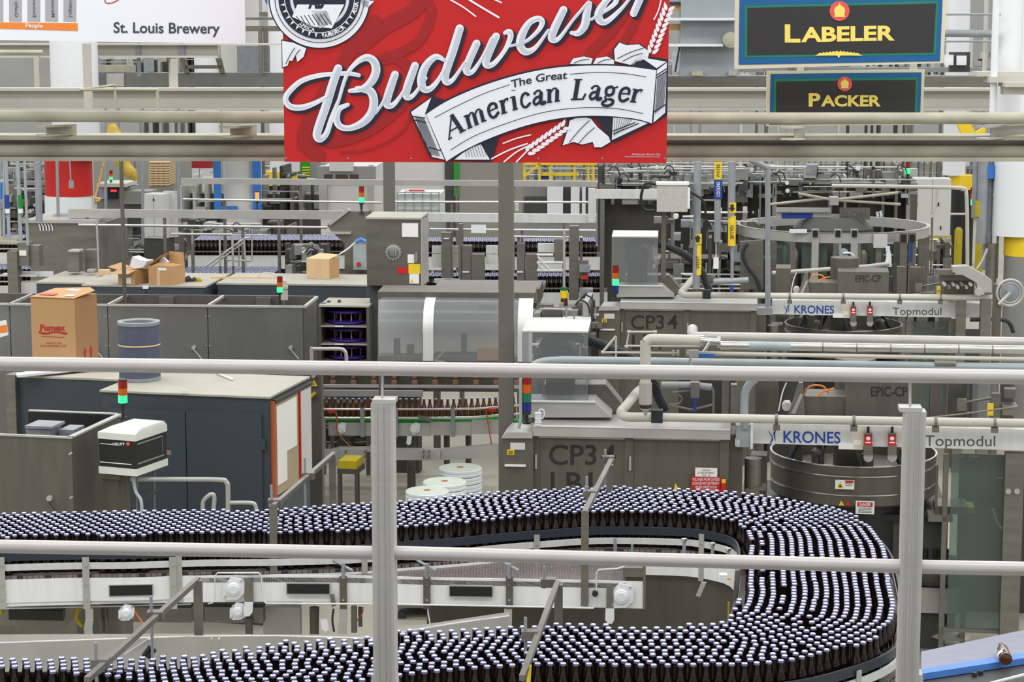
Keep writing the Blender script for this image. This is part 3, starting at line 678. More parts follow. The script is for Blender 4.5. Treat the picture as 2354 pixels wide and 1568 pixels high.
for k in range(7):
    a = k*.9+.3; u = Vector((math.cos(a), math.sin(a), 0)); p = c+u*.45; t.mb.lathe((p.x, p.y, zt-.14), [(.05, 0), (.05, .2), (.03, .22)], 12); t.e('bottle_head', steel)
# epic box and upper works
t.b(1944, 878, 2112, 962, .3, .75).e('coder_box', dsteel); p = t.last
t.text('EPIC-CP', 2002, 889, 2086, 911, .298, bold=.02, ref='E').e('box_lettering', ink, p)
t.b(1850, 912, 1944, 962, .35, .7).e('side_box', dsteel)
t.tb([(1905, 906, .34), (1892, 888, .34), (1862, 888, .34), (1848, 908, .34)], 2.2, .34, 5).tb([(1878, 912, .33), (1892, 900, .33), (1918, 893, .33)], 2.2, .33, 4).e('orange_cable', orange)
t.b(1740, 862, 1788, 962, .5, .9).b(2138, 862, 2166, 975, .35, .45).b(2180, 862, 2216, 980, .5, .6).b(2222, 862, 2228, 980, .4, .45).b(2300, 870, 2330, 980, .5, .6).e('frame_post', dsteel)
t.q([(1812, 955), (1836, 880), (1846, 880), (1850, 955)], .3, .05).e('slanted_bracket', steel); t.q([(1818, 950), (1840, 905), (1846, 908), (1828, 952)], .28, .02).e('slanted_strip', lsteel)
t.b(2235, 885, 2290, 960, .8, .82).e('window_sheet', plexi)
t.tb([(2120, 962, .2), (2210, 952, .2), (2300, 940, .2), (2340, 935, .2)], 2).tb([(2218, 925), (2280, 915)], 3, .4).e('rod', steel)
t.b(2200, 918, 2222, 945, .3, .35).b(2280, 905, 2300, 960, .3, .35).b(2305, 935, 2340, 955, .2, .4).b(2310, 895, 2335, 915, .3, .4).e('head_block', steel)
t.b(2270, 928, 2284, 956, .28, .3).e('yellow_block', yellow)
t.cyl(1808, 935, 11, .4, .5).b(1802, 925, 1816, 944, .5, .6).e('pump', offw); t.tb([(1790, 945), (1798, 905), (1808, 880)], 1.6, .3, 4).e('lead', white)
t.b(1725, 1048, 1762, 1180, .3, .5).e('inner_post', dsteel)
t.vc(1732, 1053, None, 20, .12).e('cylinder', steel)
t.b(1700, 1185, 2180, None, .35, 1.6).e('machine_base', dgrey)
t.b(1726, 1180, 2168, 1196, .3, 1.4).e('base_ledge', black)
t.b(1732, 1120, 1760, 1128, .05, .2).cyl(1718, 1130, 8, .05, .1).cyl(1728, 1130, 8, .05, .1).e('hinge', steel)
# glass enclosure to the right
t.b(2170, 1045, 2182, None, .1, .16).b(2312, 1043, 2356, None, .0, .1).b(2168, 1448, 2360, 1456, .06, .1).e('enclosure_post', steel)
t.b(2182, 1046, 2312, 1450, .08, .086).e('glass_panel', glass)
t.b(2200, 1046, 2420, 1440, 1.5, 1.52).e('rear_panel', dgrey)
for x, y in ((2318, 1130), (2338, 1130)): t.cyl(x, y, 7, -.03, 0, 12)
t.e('door_knob', chrome)
t.b(2205, 1050, 2212, 1300, .5, .55).b(2226, 1050, 2246, 1280, .7, .75).b(2150, 1070, 2156, 1165, .1, .14).b(2285, 1100, 2300, 1400, .8, .85).e('inner_post', dsteel)
t.b(2150, 1165, 2225, 1182, .2, .5).b(2134, 1186, 2190, 1200, .1, .3).e('bracket_shelf', steel); t.b(2180, 1166, 2240, 1180, .3, .5).e('yellow_plate', yellow)
t.tb([(2282, 1170), (2290, 1200), (2310, 1222), (2330, 1210), (2335, 1180)], 4, .3, 5).e('white_hose', cream)
c2 = t.hit(2140, 1300, .5); t.mb.lathe((c2.x, c2.y, c2.z), [(.2, -.12), (.33, -.05), (.34, 0), (.3, .03), (.1, .05)], 36); t.e('star_wheel', dgrey)
for x in (2128, 2150, 2165, 2176): t.vc(x, 1262, 1284, 6, .35, 12)
t.e('gripper', black)
t.tb([(2176, 1195), (2174, 1215), (2176, 1240)], 3, .2).e('red_lead', red)
t.b(2100, 1352, 2210, 1410, .3, .7).e('lower_box', lsteel); t.b(2208, 1352, 2220, 1478, .28, .34).e('lower_leg', steel)
t.vc(2185, 1412, 1440, 12, .4, 16, None).e('pedestal_neck', steel); cc = t.hit(2185, 1455, .4); t.mb.lathe((cc.x, cc.y, cc.z-.02), [(.16, 0), (.1, .03), (.05, .05)], 20); t.e('pedestal_foot', lsteel)
LM = t
for (y, h) in ():
    pass
t = T('safety_sign', 'white sign with red danger header on the front drum', 'sign', P=LM.hit(1988, 1182, .17), phi=7.7)
t.b(1967, 1152, 2010, 1182, -.02, -.014).e('plate', paper); t.b(1971, 1155, 2006, 1165, -.022, -.02).e('header', red); t.text('DANGER', 1975, 1156.5, 2002, 1163, -.024, bold=.03).e('header_lettering', white)
for k in range(4): t.b(1973, 1168+k*3.2, 2004, 1169+k*3.2, -.022, -.02)
t.e('small_print', inkg)
t = T('warning_label', 'small white label with yellow triangle on the front drum', 'label', P=LM.hit(1941, 1125, .17), phi=7.7)
t.b(1920, 1104, 1964, 1125, -.01, -.004).e('plate', paper); t.q([(1924, 1122), (1932, 1108), (1940, 1122)], -.012, .001).e('triangle', yellow); t.b(1943, 1105, 1962, 1110, -.012, -.01).e('header', red)
t.q([(1928, 1120), (1931, 1113), (1936, 1120)], -.014, .001).b(1943, 1112, 1960, 1113, -.012, -.01).b(1943, 1116, 1958, 1117, -.012, -.01).e('symbol', ink)
t = T('hazard_sticker', 'tiny yellow triangle and red square stickers low on the front drum', 'label', P=LM.hit(1940, 1163, .17), phi=7.7)
t.q([(1928, 1162), (1934, 1151), (1941, 1162)], -.01, .004).e('triangle', yellow); t.b(1945, 1153, 1954, 1162, -.01, -.004).e('square', red)
# header pipe over the beam, joined to the vertical riser
t = K(T('header_pipe', 'front cream pipe running along the top of the lettered beam', 'pipe', 1500, 975, 303, 7))
t.tb([(1474, 895, .5), (1462, 905, .42), (1440, 932, .25), (1428, 946, .12), (1432, 955, .03), (1448, 959, 0), (1500, 959, 0)], 11, 0, 6, seg=18).tb([(1498, 959), (2480, 975)], 10, seg=18).e('pipe', cream)
t.b(1497, 944, 1523, 973, -.045, .04).e('pipe_clamp', rubber)
for x in (1785, 1963, 2151, 2287): t.tb([(x-3, 962+(x-1700)*.018), (x+3, 962+(x-1700)*.018)], 12, 0, seg=18).b(x-8, 978+(x-1785)*.012, x+8, 990+(x-1785)*.012, -.03, .02).e('pipe_saddle', steel)
# riser pipe and process pipes, front only
t = T('riser_pipe', 'cream riser pipe with elbow in front of the cabinet, capped below by a black valve', 'pipe', 1484, 945, 306, 4)
t.tb([(1484, 940), (1484, 800), (1486, 788), (1494, 781), (1506, 780), (1560, 781), (1612, 783)], 12.5, 0, 5, seg=20).e('pipe', cream)
t.tb([(1484, 928), (1484, 880)], 15, seg=20).e('sleeve', lsteel); t.tb([(1484, 938), (1484, 930)], 13.5).e('valve_seal', rubber); t.mb.lathe(t.hit(1484, 958), [(.004, 0), (.03, .06)], 16); t.e('tip', lsteel)
t.tb([(1610, 783), (1618, 783)], 15).tb([(1648, 786), (1656, 786)], 14).e('flange', chrome); t.tb([(1618, 784), (1648, 786)], 9).tb([(1632, 786, -.05), (1618, 808, -.05)], 4).b(1584, 806, 1606, 822, -.06, 0).e('valve', chrome)
t = T('polished_pipe', 'long polished steel pipe with blue-grey sleeve crossing at right', 'pipe', 1660, 796, 306, 7)
t.tb([(1656, 794), (2480, 806)], 10, seg=18).e('pipe', chrome); t.tb([(1722, 795), (1818, 797)], 10.6, seg=18).e('sleeve', bluepipe)
for x in range(1890, 2400, 78): t.tb([(x, 797.5+(x-1900)*.0145), (x+3, 797.5+(x-1900)*.0145)], 10.7)
t.e('joint_band', steel)
t = T('insulated_pipe', 'thick pale pipe running behind the polished pipe at right', 'pipe', 1600, 776, 298, 7)
t.tb([(1592, 757, .5), (1592, 768, .3), (1596, 774, .1), (1606, 775, 0), (1625, 775, 0)], 12.5, .1, 4, seg=18).tb([(1620, 775), (2480, 790)], 12.5, seg=18).e('pipe', lsteel)
t = T('small_steam_pipe', 'thin steel pipe with blue lever valve below the polished pipe', 'pipe', 1600, 815, 306, 7)
t.tb([(1604, 812), (2480, 828)], 4.8, seg=12).tb([(1385, 810), (1560, 812)], 2.6).tb([(1440, 795), (1610, 797)], 2.4).tb([(1384, 811), (1416, 773)], 3).tb([(1416, 775), (1416, 820)], 2.2).tb([(1440, 797), (1446, 763), (1506, 763), (1506, 772)], 2.4, 0).e('pipe', cream)
for x, y in ((1386, 810), (1440, 797), (1446, 763), (1506, 763)): t.tb([(x-4, y), (x+4, y)], 3.6)
t.e('elbow', cream)
for x in (1545, 1556, 1578, 1598): t.tb([(x, 811), (x+6, 811)], 6.5)
t.tb([(1590, 812), (1586, 830), (1590, 840)], 3).e('fitting', chrome); t.b(1605, 814, 1642, 822, -.04, -.02).e('lever', blue)
t = T('pale_blue_pipe', 'pale blue-grey pipe curving down at both ends behind the foreground rail', 'pipe', 1300, 832, 300, 3)
t.tb([(1222, 850), (1232, 838), (1256, 831), (1300, 829), (1400, 830), (2480, 848)], 10, 0, 5, seg=18).e('pipe', bluepipe)
t.tb([(1736, 872), (1722, 884), (1713, 905), (1711, 940), (1711, 985)], 9.5, -.1, 5, seg=16).b(1692, 978, 1724, 1028, -.12, .0).e('drop_pipe', bluepipe); t.b(1690, 1010, 1700, 1026, -.12, 0).b(1725, 975, 1731, 1032, -.13, .01).e('bracket', white)
t.tb([(2148, 836), (2196, 837)], 11.5).e('coupling', steel)
t = T('valve_set', 'small hand valve with blue lever hanging behind the riser pipe', 'valve', 1598, 945, 300, 4)
t.tb([(1520, 885), (1590, 885), (1636, 890)], 8).e('pipe', galv); t.b(1588, 880, 1608, 915, -.05, .05).e('body', steel); t.b(1594, 915, 1601, 948, -.05, -.03).e('lever', dblue)
t.tb([(1545, 902), (1590, 897)], 2.5).tb([(1636, 890), (1640, 900), (1640, 950)], 3).tb([(1544, 932), (1590, 942), (1640, 930)], 2.6).tb([(1538, 930), (1560, 928), (1568, 915), (1560, 908)], 2, 0, 4).e('tube', steel)
t.b(1680, 885, 1694, 960, .1, .2).b(1660, 862, 1676, 960, .3, .4).e('post', steel); t.b(1560, 870, 1690, 962, .9, .95).e('back_sheet', dgrey)
# twin machine behind
offv = LM.hit(1800, 1017, 0); offv = PS(1825.5, 720, 300*.698)-offv; offv.z = 0
LBL = {'control_cabinet': 'rear stainless control cabinet lettered in black, its top behind the long pipes', 'blower_hood': 'rear clear hood with black blower and ribbed hose, farther back', 'labelling_machine': 'rear labelling machine with lettered beam, behind the process pipes', 'header_pipe': 'rear cream pipe along the top of the rear lettered beam'}
for r in MACH: c_ = copytree(r, offv); c_['label'] = LBL[r.name]
c_ = copytree(stf.root, offv); c_['label'] = 'signal tower beside the rear blower hood, its green lens lit'
for ch in c_.children:
    if ch.name.startswith('lens') and ch.data.materials[0] == lgr: ch.data = ch.data.copy(); ch.data.materials[0] = lgo
# green reflection lamp on blower skipped; supply pipes between the machines
t = T('vent_pipe', 'vertical grey pipe with yellow vent marker, rising past the rear blower', 'pipe', 1604, 665, 212, 0)
t.vc(1604, 372, 664, 8.5).e('pipe', galv)
t.vc(1604, 538, 561, 9.5).e('arrow_marker', yellow); t.vc(1604, 563, 632, 8.8).e('name_marker', yellow)
t.q([(1600, 557), (1600, 549), (1595, 549), (1604, 540), (1612, 549), (1608, 549), (1608, 557)], -.055, .001).e('arrow', ink)
def vtext(t, s_, x0, x1, yb, yt, w, m, par=None, up=True):
    vs, fs = textmesh(s_, .01); a = min(v[0] for v in vs); c = max(v[0] for v in vs); hh = max(v[1] for v in vs)
    t.mb.add([t.hit(x1-(vy/hh)*(x1-x0) if up else x0+(vy/hh)*(x1-x0), yb+(yt-yb)*(vx-a)/(c-a) if up else yt+(yb-yt)*(vx-a)/(c-a), w) for vx, vy in vs], fs); t.e('name_lettering', m, par)
vtext(t, 'VENT', 1600, 1608, 618, 588, -.05, ink)
t = T('glue_pipe', 'vertical grey pipe with yellow glue marker and downward arrow', 'pipe', 1683, 640, 212, 0)
t.vc(1683, 372, 500, 8.5).tb([(1683, 500), (1683, 645)], 4).tb([(1640, 648), (1720, 644)], 7).e('pipe', galv)
t.vc(1683, 466, 489, 9.5).e('arrow_marker', yellow); t.vc(1683, 497, 565, 8.8).e('name_marker', yellow)
t.q([(1679, 470), (1679, 478), (1674, 478), (1683, 487), (1691, 478), (1687, 478), (1687, 470)], -.055, .001).e('arrow', ink); vtext(t, 'GLUE', 1679, 1687, 550, 518, -.05, ink, None, False); t.b(1679, 656, 1686, 672, -.03, 0).e('lever', dblue)
t = T('coolant_pipe', 'vertical grey pipe with yellow and blue bands, hung with a white tag', 'pipe', 1651, 600, 205, 0)
t.vc(1651, 372, 556, 7.5).e('pipe', galv); t.vc(1651, 372, 412, 8.4).e('yellow_marker', yellow); t.vc(1651, 413, 457, 9.6).e('blue_marker', dblue)
vtext(t, 'WATER', 1647, 1655, 408, 376, -.055, ink); vtext(t, 'COOLING', 1647, 1655, 452, 418, -.055, white)
t.tb([(1646, 555), (1646, 592)], 1).b(1640, 592, 1652, 618, -.03, -.02).e('hanging_tag', paper)
t = T('support_conduit', 'galvanized conduit running down from the ceiling beam with a diagonal arm', 'pipe', 1765, 720, 240, 0)
t.tb([(1765, 382), (1765, 720)], 6.5).tb([(1620, 322, -.3), (1700, 354, -.1), (1764, 386, 0)], 7).e('pipe', galv); t.b(1742, 708, 1776, 724, -.05, .05).e('foot', galv)
t = T('junction_box', 'pale grey junction box with looping black cable in front of the rear machines', 'electrical box', 1546, 486, 215, 4)
t.b(1510, 424, 1581, 487, 0, .2).e('box', mat('speckled_grey', (182, 180, 174), 0, .6, .12, 30)); t.b(1508, 420, 1584, 425, -.01, .2).b(1581, 432, 1586, 480, 0, .15).e('lid', white)
t.tb([(1512, 424), (1485, 422), (1476, 440), (1474, 460), (1482, 482), (1505, 484)], 3.4, .05, 6).e('cable', black); t.tb([(1584, 440), (1615, 460), (1622, 490)], 3, .1, 4).e('cable', black)
t.b(1520, 487, 1531, 640, .1, .2).e('stand', dsteel)
t = T('steel_post', 'tall grey square steel post standing through the middle of the hall', 'post', 1162, 985, 292, 3, solo=True); t.b(1145, -260, 1180, None, 0, .12).e('', mat('post_grey', (112, 110, 102), 0, .5, .06))
t = T('steel_post', 'dark square steel post behind the electrical enclosure, shorter than the central one', 'post', 888, 490, 190, 3, solo=True); t.b(876, -160, 901, None, 0, .13).e('', mat('post_grey_far', (104, 102, 96), 0, .5, .06))
# ---------------------------------------------------------------- left side: cabinets, boxes, enclosures
t = T('storage_cabinet', 'slate blue two-door storage cabinet with dusty top and a pinned board on its side', 'cabinet', 232, 905, 282, 13)
def zc(y): return t.hit(232, y)[2]
D = 1.02
u1 = t.uz(617, 910)[0]; u0 = t.uz(232, 905)[0]; zt = zc(900)
t.bx(u0, u1, .012, D, 0, zt-.004); t.e('body', cabm); t.bx(u0-.01, u1+.01, -.005, D+.01, zt-.004, zt+.012); t.e('top', cabt)
um = t.uz(426, 906)[0]; dz = zt-.13
for a, b in ((u0+.06, um-.004), (um+.004, u1-.06)):
    t.bx(a, b, -.008, .012, .08, dz); t.e('door', cabm); d = t.last
    sx = a+.0 if a < um-.1 else b; e_ = 1 if a < um-.1 else -1
    for z in (zt-.42, zt-1.1, .4): t.bx(min(sx, sx-e_*.03), max(sx, sx-e_*.03), -.02, 0, z, z+.09)
    t.e('hinge', cabm, d)
t.bx(um+.015, um+.05, -.05, -.008, .55, .8); t.e('latch_handle', dgrey)
t.b(416, 896, 433, 905, -.012, -.004).e('name_tag', paper)
t.bx(um-.25, um-.13, -.011, -.007, zt-.5, zt-.46); t.e('torn_sticker', mat('tan_sticker', (140, 128, 112), 0, .8))
# board on its right side
def side(w0, w1, z0, z1, th, u=u1): q = [t.at(u, w0, z0), t.at(u, w1, z0), t.at(u, w1, z1), t.at(u, w0, z1)]; t.mb.slab(q, t.U*th); return t
side(.06, 1.0, zt-.82, zt-.06, .02).e('notice_board', cork); p = t.last
side(.04, .09, zt-.84, zt-.03, .035).e('board_frame', woodm, p); side(.05, 1.02, zt-.06, zt-.03, .035).e('board_frame', dgrey, p)
side(.12, .62, zt-.5, zt-.09, .026).e('posted_sheet', paper, p); side(.12, .36, zt-.74, zt-.5, .026).e('posted_sheet', paper, p)
side(.7, .99, zt-.84, zt-.05, .03).e('whiteboard', offw, p); side(.68, .70, zt-.84, zt-.05, .036).e('red_edge', red, p)
CAB = t; CABt = zt
def ontop(x, y, tt, zz): return PZ(x, y, zz)
t = T('air_filter', 'tall pleated dark grey cylinder filter with a tan band, standing on the cabinet', 'filter', P=PZ(322, 872, CABt+.014), phi=0)
r = 47/t.s; zf = t.hit(322, 738)[2]; zb = CABt+.014; o = t.o
n = 72; vs = []; 
for z in (zb+.01, zf-.03):
    for k in range(n): a = 2*math.pi*k/n; rr = r*(.97 if k % 2 else 1.0); vs.append((o.x+rr*math.cos(a), o.y+rr*math.sin(a), z))
t.mb.add(vs, [(k, (k+1) % n, n+(k+1) % n, n+k) for k in range(n)]); t.e('pleats', filt)
t.mb.lathe((o.x, o.y, zf-.03), [(r*1.0, 0), (r*1.03, .005), (r*1.03, .03), (r*.86, .032), (r*.8, .02), (r*.78, -.25)], 40, capb=False, capt=True); t.e('end_ring', galv)
t.mb.lathe((o.x, o.y, zb), [(r*1.02, 0), (r*1.02, .03)], 40); t.e('end_ring', galv)
t.mb.lathe((o.x, o.y, t.hit(322, 793)[2]), [(r*1.015, 0), (r*1.03, .006), (r*1.015, .014)], 40, capb=False, capt=False); t.e('band', cardl)
t = T('plastic_strip', 'thin white strip lying on the storage cabinet top', 'strip', P=PZ(518, 870, CABt+.012), phi=0, solo=True)
t.mb.slab([PZ(498, 861, CABt+.014), PZ(502, 860, CABt+.014), PZ(537, 873, CABt+.014), PZ(534, 876, CABt+.014)], Vector((0, 0, .012))); t.e('', offw)
t = T('back_cabinet', 'slate blue cabinet mostly hidden behind the steel bin and the carton', 'cabinet', 34, 868, 262, 13)
u0, zt = t.uz(34, 866); t.bx(u0, u0+1.05, .01, .9, 0, zt-.005); t.e('body', cabm); t.bx(u0-.01, u0+1.1, 0, .92, zt-.005, zt+.012); t.e('top', cabt); BT = zt+.012; t.b(12, 862, 34, None, -.05, .1).e('side_rail', steel)
t = T('white_batten', 'long white batten lying on the rear slate cabinet', 'strip', P=PZ(40, 862, BT), phi=0, solo=True)
t.mb.slab([PZ(37, 862, BT+.02), PZ(40, 868, BT+.02), PZ(260, 845, BT+.02), PZ(255, 841, BT+.02)], Vector((0, 0, .02))); t.e('', white)
# carton
t = T('carton', 'tall cardboard carton with red printing and open flap, standing on the rear slate cabinet', 'box', P=PZ(75, 852, BT), phi=16)
t.b(70, 678, 171, 1, 0, .4) if False else None
ua, za = t.uz(70, 684); ub, _ = t.uz(171, 684); zb = BT+.003; dw = .42
t.bx(ua, ub, 0, dw, zb, za); t.e('body', card)
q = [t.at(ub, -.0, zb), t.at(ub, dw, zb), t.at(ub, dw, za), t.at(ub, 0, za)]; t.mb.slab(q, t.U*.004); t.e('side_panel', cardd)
t.mb.slab([t.at(ua, -.01, za+.004), t.at(ub-.0, -.01, za+.004), t.at(ub+.05, dw*.7, za+.04), t.at(ub-.06, dw, za+.05), t.at(ua+.02, dw, za+.03)], Vector((0, 0, .006))); t.e('flap', card)
t.mb.slab([t.at(ua+.05, .06, za+.018), t.at(ua+.2, .06, za+.02), t.at(ua+.2, .14, za+.026), t.at(ua+.05, .14, za+.024)], Vector((0, 0, .004))); t.e('shipping_label', sred)
t.mb.slab([t.at(ub-.12, .04, za+.018), t.at(ub-.03, .04, za+.019), t.at(ub-.03, .1, za+.024), t.at(ub-.12, .1, za+.022)], Vector((0, 0, .004))); t.e('shipping_label', paper)
t.mb.slab([t.at(ua+.2, .28, za+.034), t.at(ua+.32, .28, za+.036), t.at(ua+.32, .34, za+.042), t.at(ua+.2, .34, za+.04)], Vector((0, 0, .004))); t.e('shipping_label', paper)
t.text('Fumex', 92, 746, 150, 760, -.003, bold=.04).rib([(91, 764), (105, 767), (120, 764), (135, 764), (152, 767)], [5, 5, 4, 4, 5], -.003).e('printing', redink)
t.text('1-800-432-7550', 104, 787, 142, 791, -.003).text('WWW.FUMEXINC.COM', 92, 793, 152, 798, -.003).b(94, 774, 148, 775, -.004, -.003).e('printing', redink)
for k in (.35, .62): 
    a = t.at(ub+.006, dw*k-.03, zb+.55); t.mb.slab([t.at(ub+.006, dw*k, za-.62), t.at(ub+.006, dw*k+.03, za-.62), t.at(ub+.006, dw*k+.03, za-.5), t.at(ub+.006, dw*k+.05, za-.5), t.at(ub+.006, dw*k+.015, za-.45), t.at(ub+.006, dw*k-.02, za-.5), t.at(ub+.006, dw*k, za-.5)], t.U*.001)
t.e('arrow_print', redink)
# steel bin bottom left
t = T('steel_bin', 'open stainless guard box with small grey motors inside, at the left edge', 'guard box', 0, 1004, 318, 12)
t.b(-60, 1004, 164, None, 0, .02).e('front_panel', dsteel)
ub = t.uz(164, 1010)[0]; ua = t.uz(-60, 1004)[0]; zt = t.hit(100, 1004)[2]
t.bx(ub-.02, ub, .02, .95, 0, zt); t.e('side_panel', dsteel); t.bx(ua, ub, .93, .95, 0, zt); t.e('rear_panel', black)
t.bx(ua, ub+.01, -.012, .02, zt-.005, zt+.008); t.bx(ub-.035, ub+.01, -.0, .96, zt-.005, zt+.008); t.bx(ua, ub+.01, .93, .97, zt-.005, zt+.008); t.e('rim', lsteel)
t.bx(ua, ub-.02, .02, .93, zt-.55, zt-.5); t.e('inner_floor', dgrey)
t.b(60, 985, 116, 1030, .4, .6).b(136, 988, 170, 1030, .5, .7).e('motor', galv); t.b(57, 980, 119, 986, .38, .62).e('motor_lid', galv)
for x, y in ((112, 1147), (160, 1044), (162, 1145)): t.cyl(x, y, 7 if x < 120 else 3, -.03, 0, 12)
t.e('bolt', lsteel); t.tb([(112, 1152), (120, 1165), (130, 1175)], 1.5, -.03, 3).e('lead', rubber)
# inspection unit
t = T('inspection_unit', 'cream and black inspection unit with sloped cover on a slender stand', 'inspection machine', 310, 1090, 320, 22)
a0, zA = t.uz(228, 1011); a1 = t.uz(312, 1011)[0]; dp = .42
z_1 = t.hit(270, 1011)[2]; z_2 = t.hit(270, 1075)[2]; z_3 = t.hit(270, 1091)[2]; z_t = t.hit(270, 996)[2]
t.bx(a0, a1, 0, dp, z_2, z_1); t.e('housing', black)
m1 = [(a0-.005, -.01), (a1+.005, -.01), (a1+.005, dp+.005), (a0-.005, dp+.005)]
t.mb.slab([t.at(u, w_, z_3) for u, w_ in m1][::-1], Vector((0, 0, z_2-z_3))); t.e('base_band', mat('unit_white', (222, 224, 216), 0, .45, .03))
v0 = [t.at(u, w_, z_1) for u, w_ in m1]; v1 = [t.at(u, w_, z_t) for u, w_ in m1]; ins = .05
v2 = [t.at(u+(ins if i in (0, 3) else -ins*.3), w_+(.1 if i < 2 else -.02), z_t+.03) for i, (u, w_) in enumerate(m1)]
t.mb.add(v0+v1+v2, [(i, (i+1) % 4, 4+(i+1) % 4, 4+i) for i in range(4)]+[(4+i, 4+(i+1) % 4, 8+(i+1) % 4, 8+i) for i in range(4)]+[(8, 9, 10, 11)]); t.e('cover', MC['unit_white'])
t.text('HEUFT', 259, 1018, 287, 1024, bold=.03).b(230, 1020, 258, 1021.5, -.004, -.002).b(230, 1064, 302, 1066, -.004, -.002).e('lettering', paper); t.cyl(294, 1020.5, 5, -.006, -.002, 16).e('logo_dot', sred)
def sq(w0, w1, z0, z1, u): t.mb.slab([t.at(u, w0, z0), t.at(u, w1, z0), t.at(u, w1, z1), t.at(u, w0, z1)], t.U*.002); return t
zz = z_1-z_2
sq(.02, .36, z_1-.03, z_1-.02, a1); sq(.02, .38, z_2+.03, z_2+.04, a1); sq(.36, .365, z_2+.06, z_1-.03, a1).e('side_line', galv)
t.b(236, 1100, 272, None, .1, .25).b(232, 1092, 275, 1101, .05, .3).e('stand', dsteel)
t.tb([(306, 1096, .05), (312, 1130, .05), (324, 1150, .02), (326, 1180, 0)], 4, .05, 5).e('cable', bluepipe)
t.tb([(355, 1075, .3), (355, 1180, .3)], 2.5).tb([(315, 1095, .1), (315, 1180, .1)], 2.5).e('stand_rod', steel); t.q([(306, 1158), (362, 1124), (362, 1130), (306, 1165)], .1, .04).q([(280, 1112), (318, 1092), (318, 1098), (280, 1120)], .3, .03).e('clamp_arm', dgrey)
stacklight('signal tower with green lens lit on top of the cream and black unit', 282, 875, 926, 322, [lred, lor, lgo], 10.5, pole=962)
t = T('tube_guard', 'bent polished tube guard in front of the slate cabinet', 'guard rail', 500, 1165, 316, 2)
t.tb([(300, 1102), (400, 1102), (505, 1103), (520, 1109), (524, 1122), (524, 1200)], 5.5, 0, 5).e('tube', lsteel)
t.tb([(466, 1200), (466, 1160), (470, 1148), (484, 1137), (492, 1140), (492, 1160), (489, 1180)], 5, 0, 4).tb([(524, 1156), (575, 1156), (587, 1162), (590, 1180)], 4.5, 0, 4).e('tube', lsteel)
t = T('vertical_conduit', 'thin upright rod rising from the long steel troughs at left', 'rod', 278, 700, 226, 3, solo=True); t.vc(277, 318, None, 4.5).e('', dsteel)
# long troughs
t = T('steel_trough', 'row of tall stainless troughs with open dark tops behind the carton', 'guard box', 474, 705, 232, 4)
zt = t.hit(400, 702)[2]; xs = (-80, 22, 247, 477, 700)
us = [t.uz(x, 702)[0] for x in xs]
for a, b in zip(us, us[1:]): t.bx(a+.004, b-.004, 0, .02, 0, zt-.01); t.e('front_panel', mott)
t.bx(us[0], us[-1], .02, .03, 0, zt-.02); t.e('backing', dgrey)
for u in us[1:]: t.bx(u-.015, u+.015, .0, .78, zt-.02, zt+.006); t.e('divider', lsteel)
t.bx(us[-1]-.02, us[-1], .0, .8, 0, zt); t.e('side_panel', steel); t.bx(us[0], us[-1], .76, .8, 0, zt+.005); t.e('rear_panel', dsteel)
t.bx(us[0], us[-1]+.01, -.012, .025, zt-.014, zt+.006); t.e('rim', lsteel); t.bx(us[0], us[-1]-.02, .03, .76, zt-.3, zt-.28); t.e('inner_floor', black)
for a in us[1:-1]:
    t.bx(a+.35, a+.5, .72, .765, zt-.28, zt-.01); t.e('inner_web', steel)
for x, y in ((217, 798), (444, 800), (667, 800)): t.cyl(x, y, 4.5, -.04, 0, 12).tb([(x, y+2, -.04), (x+10, y+14, -.03), (x+20, y+26, -.03)], 1.5, 0, 3)
t.e('plug_socket', lsteel)
for x in (243, 251, 473, 481): 
    for y in (727, 795): t.cyl(x, y, 1.6, -.01, 0, 8)
t.e('screw', lsteel)
t = T('sign_placard', 'orange and white placard at the far left edge', 'sign', 8, 770, 330, 0); t.q([(-20, 742), (14, 736), (19, 770), (-20, 782)], 0, .01).e('plate', paper); t.q([(-20, 752), (16, 747), (18, 763), (-20, 768)], -.003, .002).e('orange_band', orange)
t.tb([(-14, 779), (-14, 900)], 2.5, .01).e('stake', steel)
# long workbench cabinets with cartons
t = T('bench_cabinet', 'long low slate blue cabinets with dusty tops carrying cardboard boxes', 'cabinet', 480, 655, 200, 6)
def bench(x0, x1, y, dpt, nm='body'):
    a, z = t.uz(x0, y); b, _ = t.uz(x1, y); t.bx(a, b, 0, dpt, 0, z-.01); t.e(nm, cabm); p = t.last
    t.bx(a-.01, b+.01, -.01, dpt, z-.01, z+.01); t.e('dusty_top', cabt, p); return a, b, z
t2 = t
a1_, b1_, zB = bench(190, 470, 656, 1.25); t.o = t.o+t.W*.35; bench(84, 200, 650, 1.1); t.o = t.o-t.W*.05; a2_, b2_, zB2 = bench(500, 841, 652, 1.0)
t.o = t.o-t.W*.3
t.b(328, 657, 341, 664, -.02, -.01).e('name_tag', paper); t.b(209, 668, 335, 692, -.012, 0).b(338, 668, 468, 692, -.012, 0).e('door', cabm)
def carton(label, x0, x1, y0, y1, z, s, phi, dp, m1, m2, fl=0):
    t = T('cardboard_box', label, 'box', P=PZ((x0+x1)/2, y1, z), phi=phi); a = t.uz(x0, y1)[0]; b = t.uz(x1, y1)[0]; zt = t.hit((x0+x1)/2, y0)[2]
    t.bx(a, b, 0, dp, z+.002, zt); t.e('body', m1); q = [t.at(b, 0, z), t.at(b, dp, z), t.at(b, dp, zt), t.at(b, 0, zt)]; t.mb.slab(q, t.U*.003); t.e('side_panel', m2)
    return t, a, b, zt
zb_ = zB+.01
t, a, b, z = carton('open cardboard box with drooping flap, left of the two together on the bench', 272, 311, 622, 655, zb_, 200, 22, .3, card, cardd)
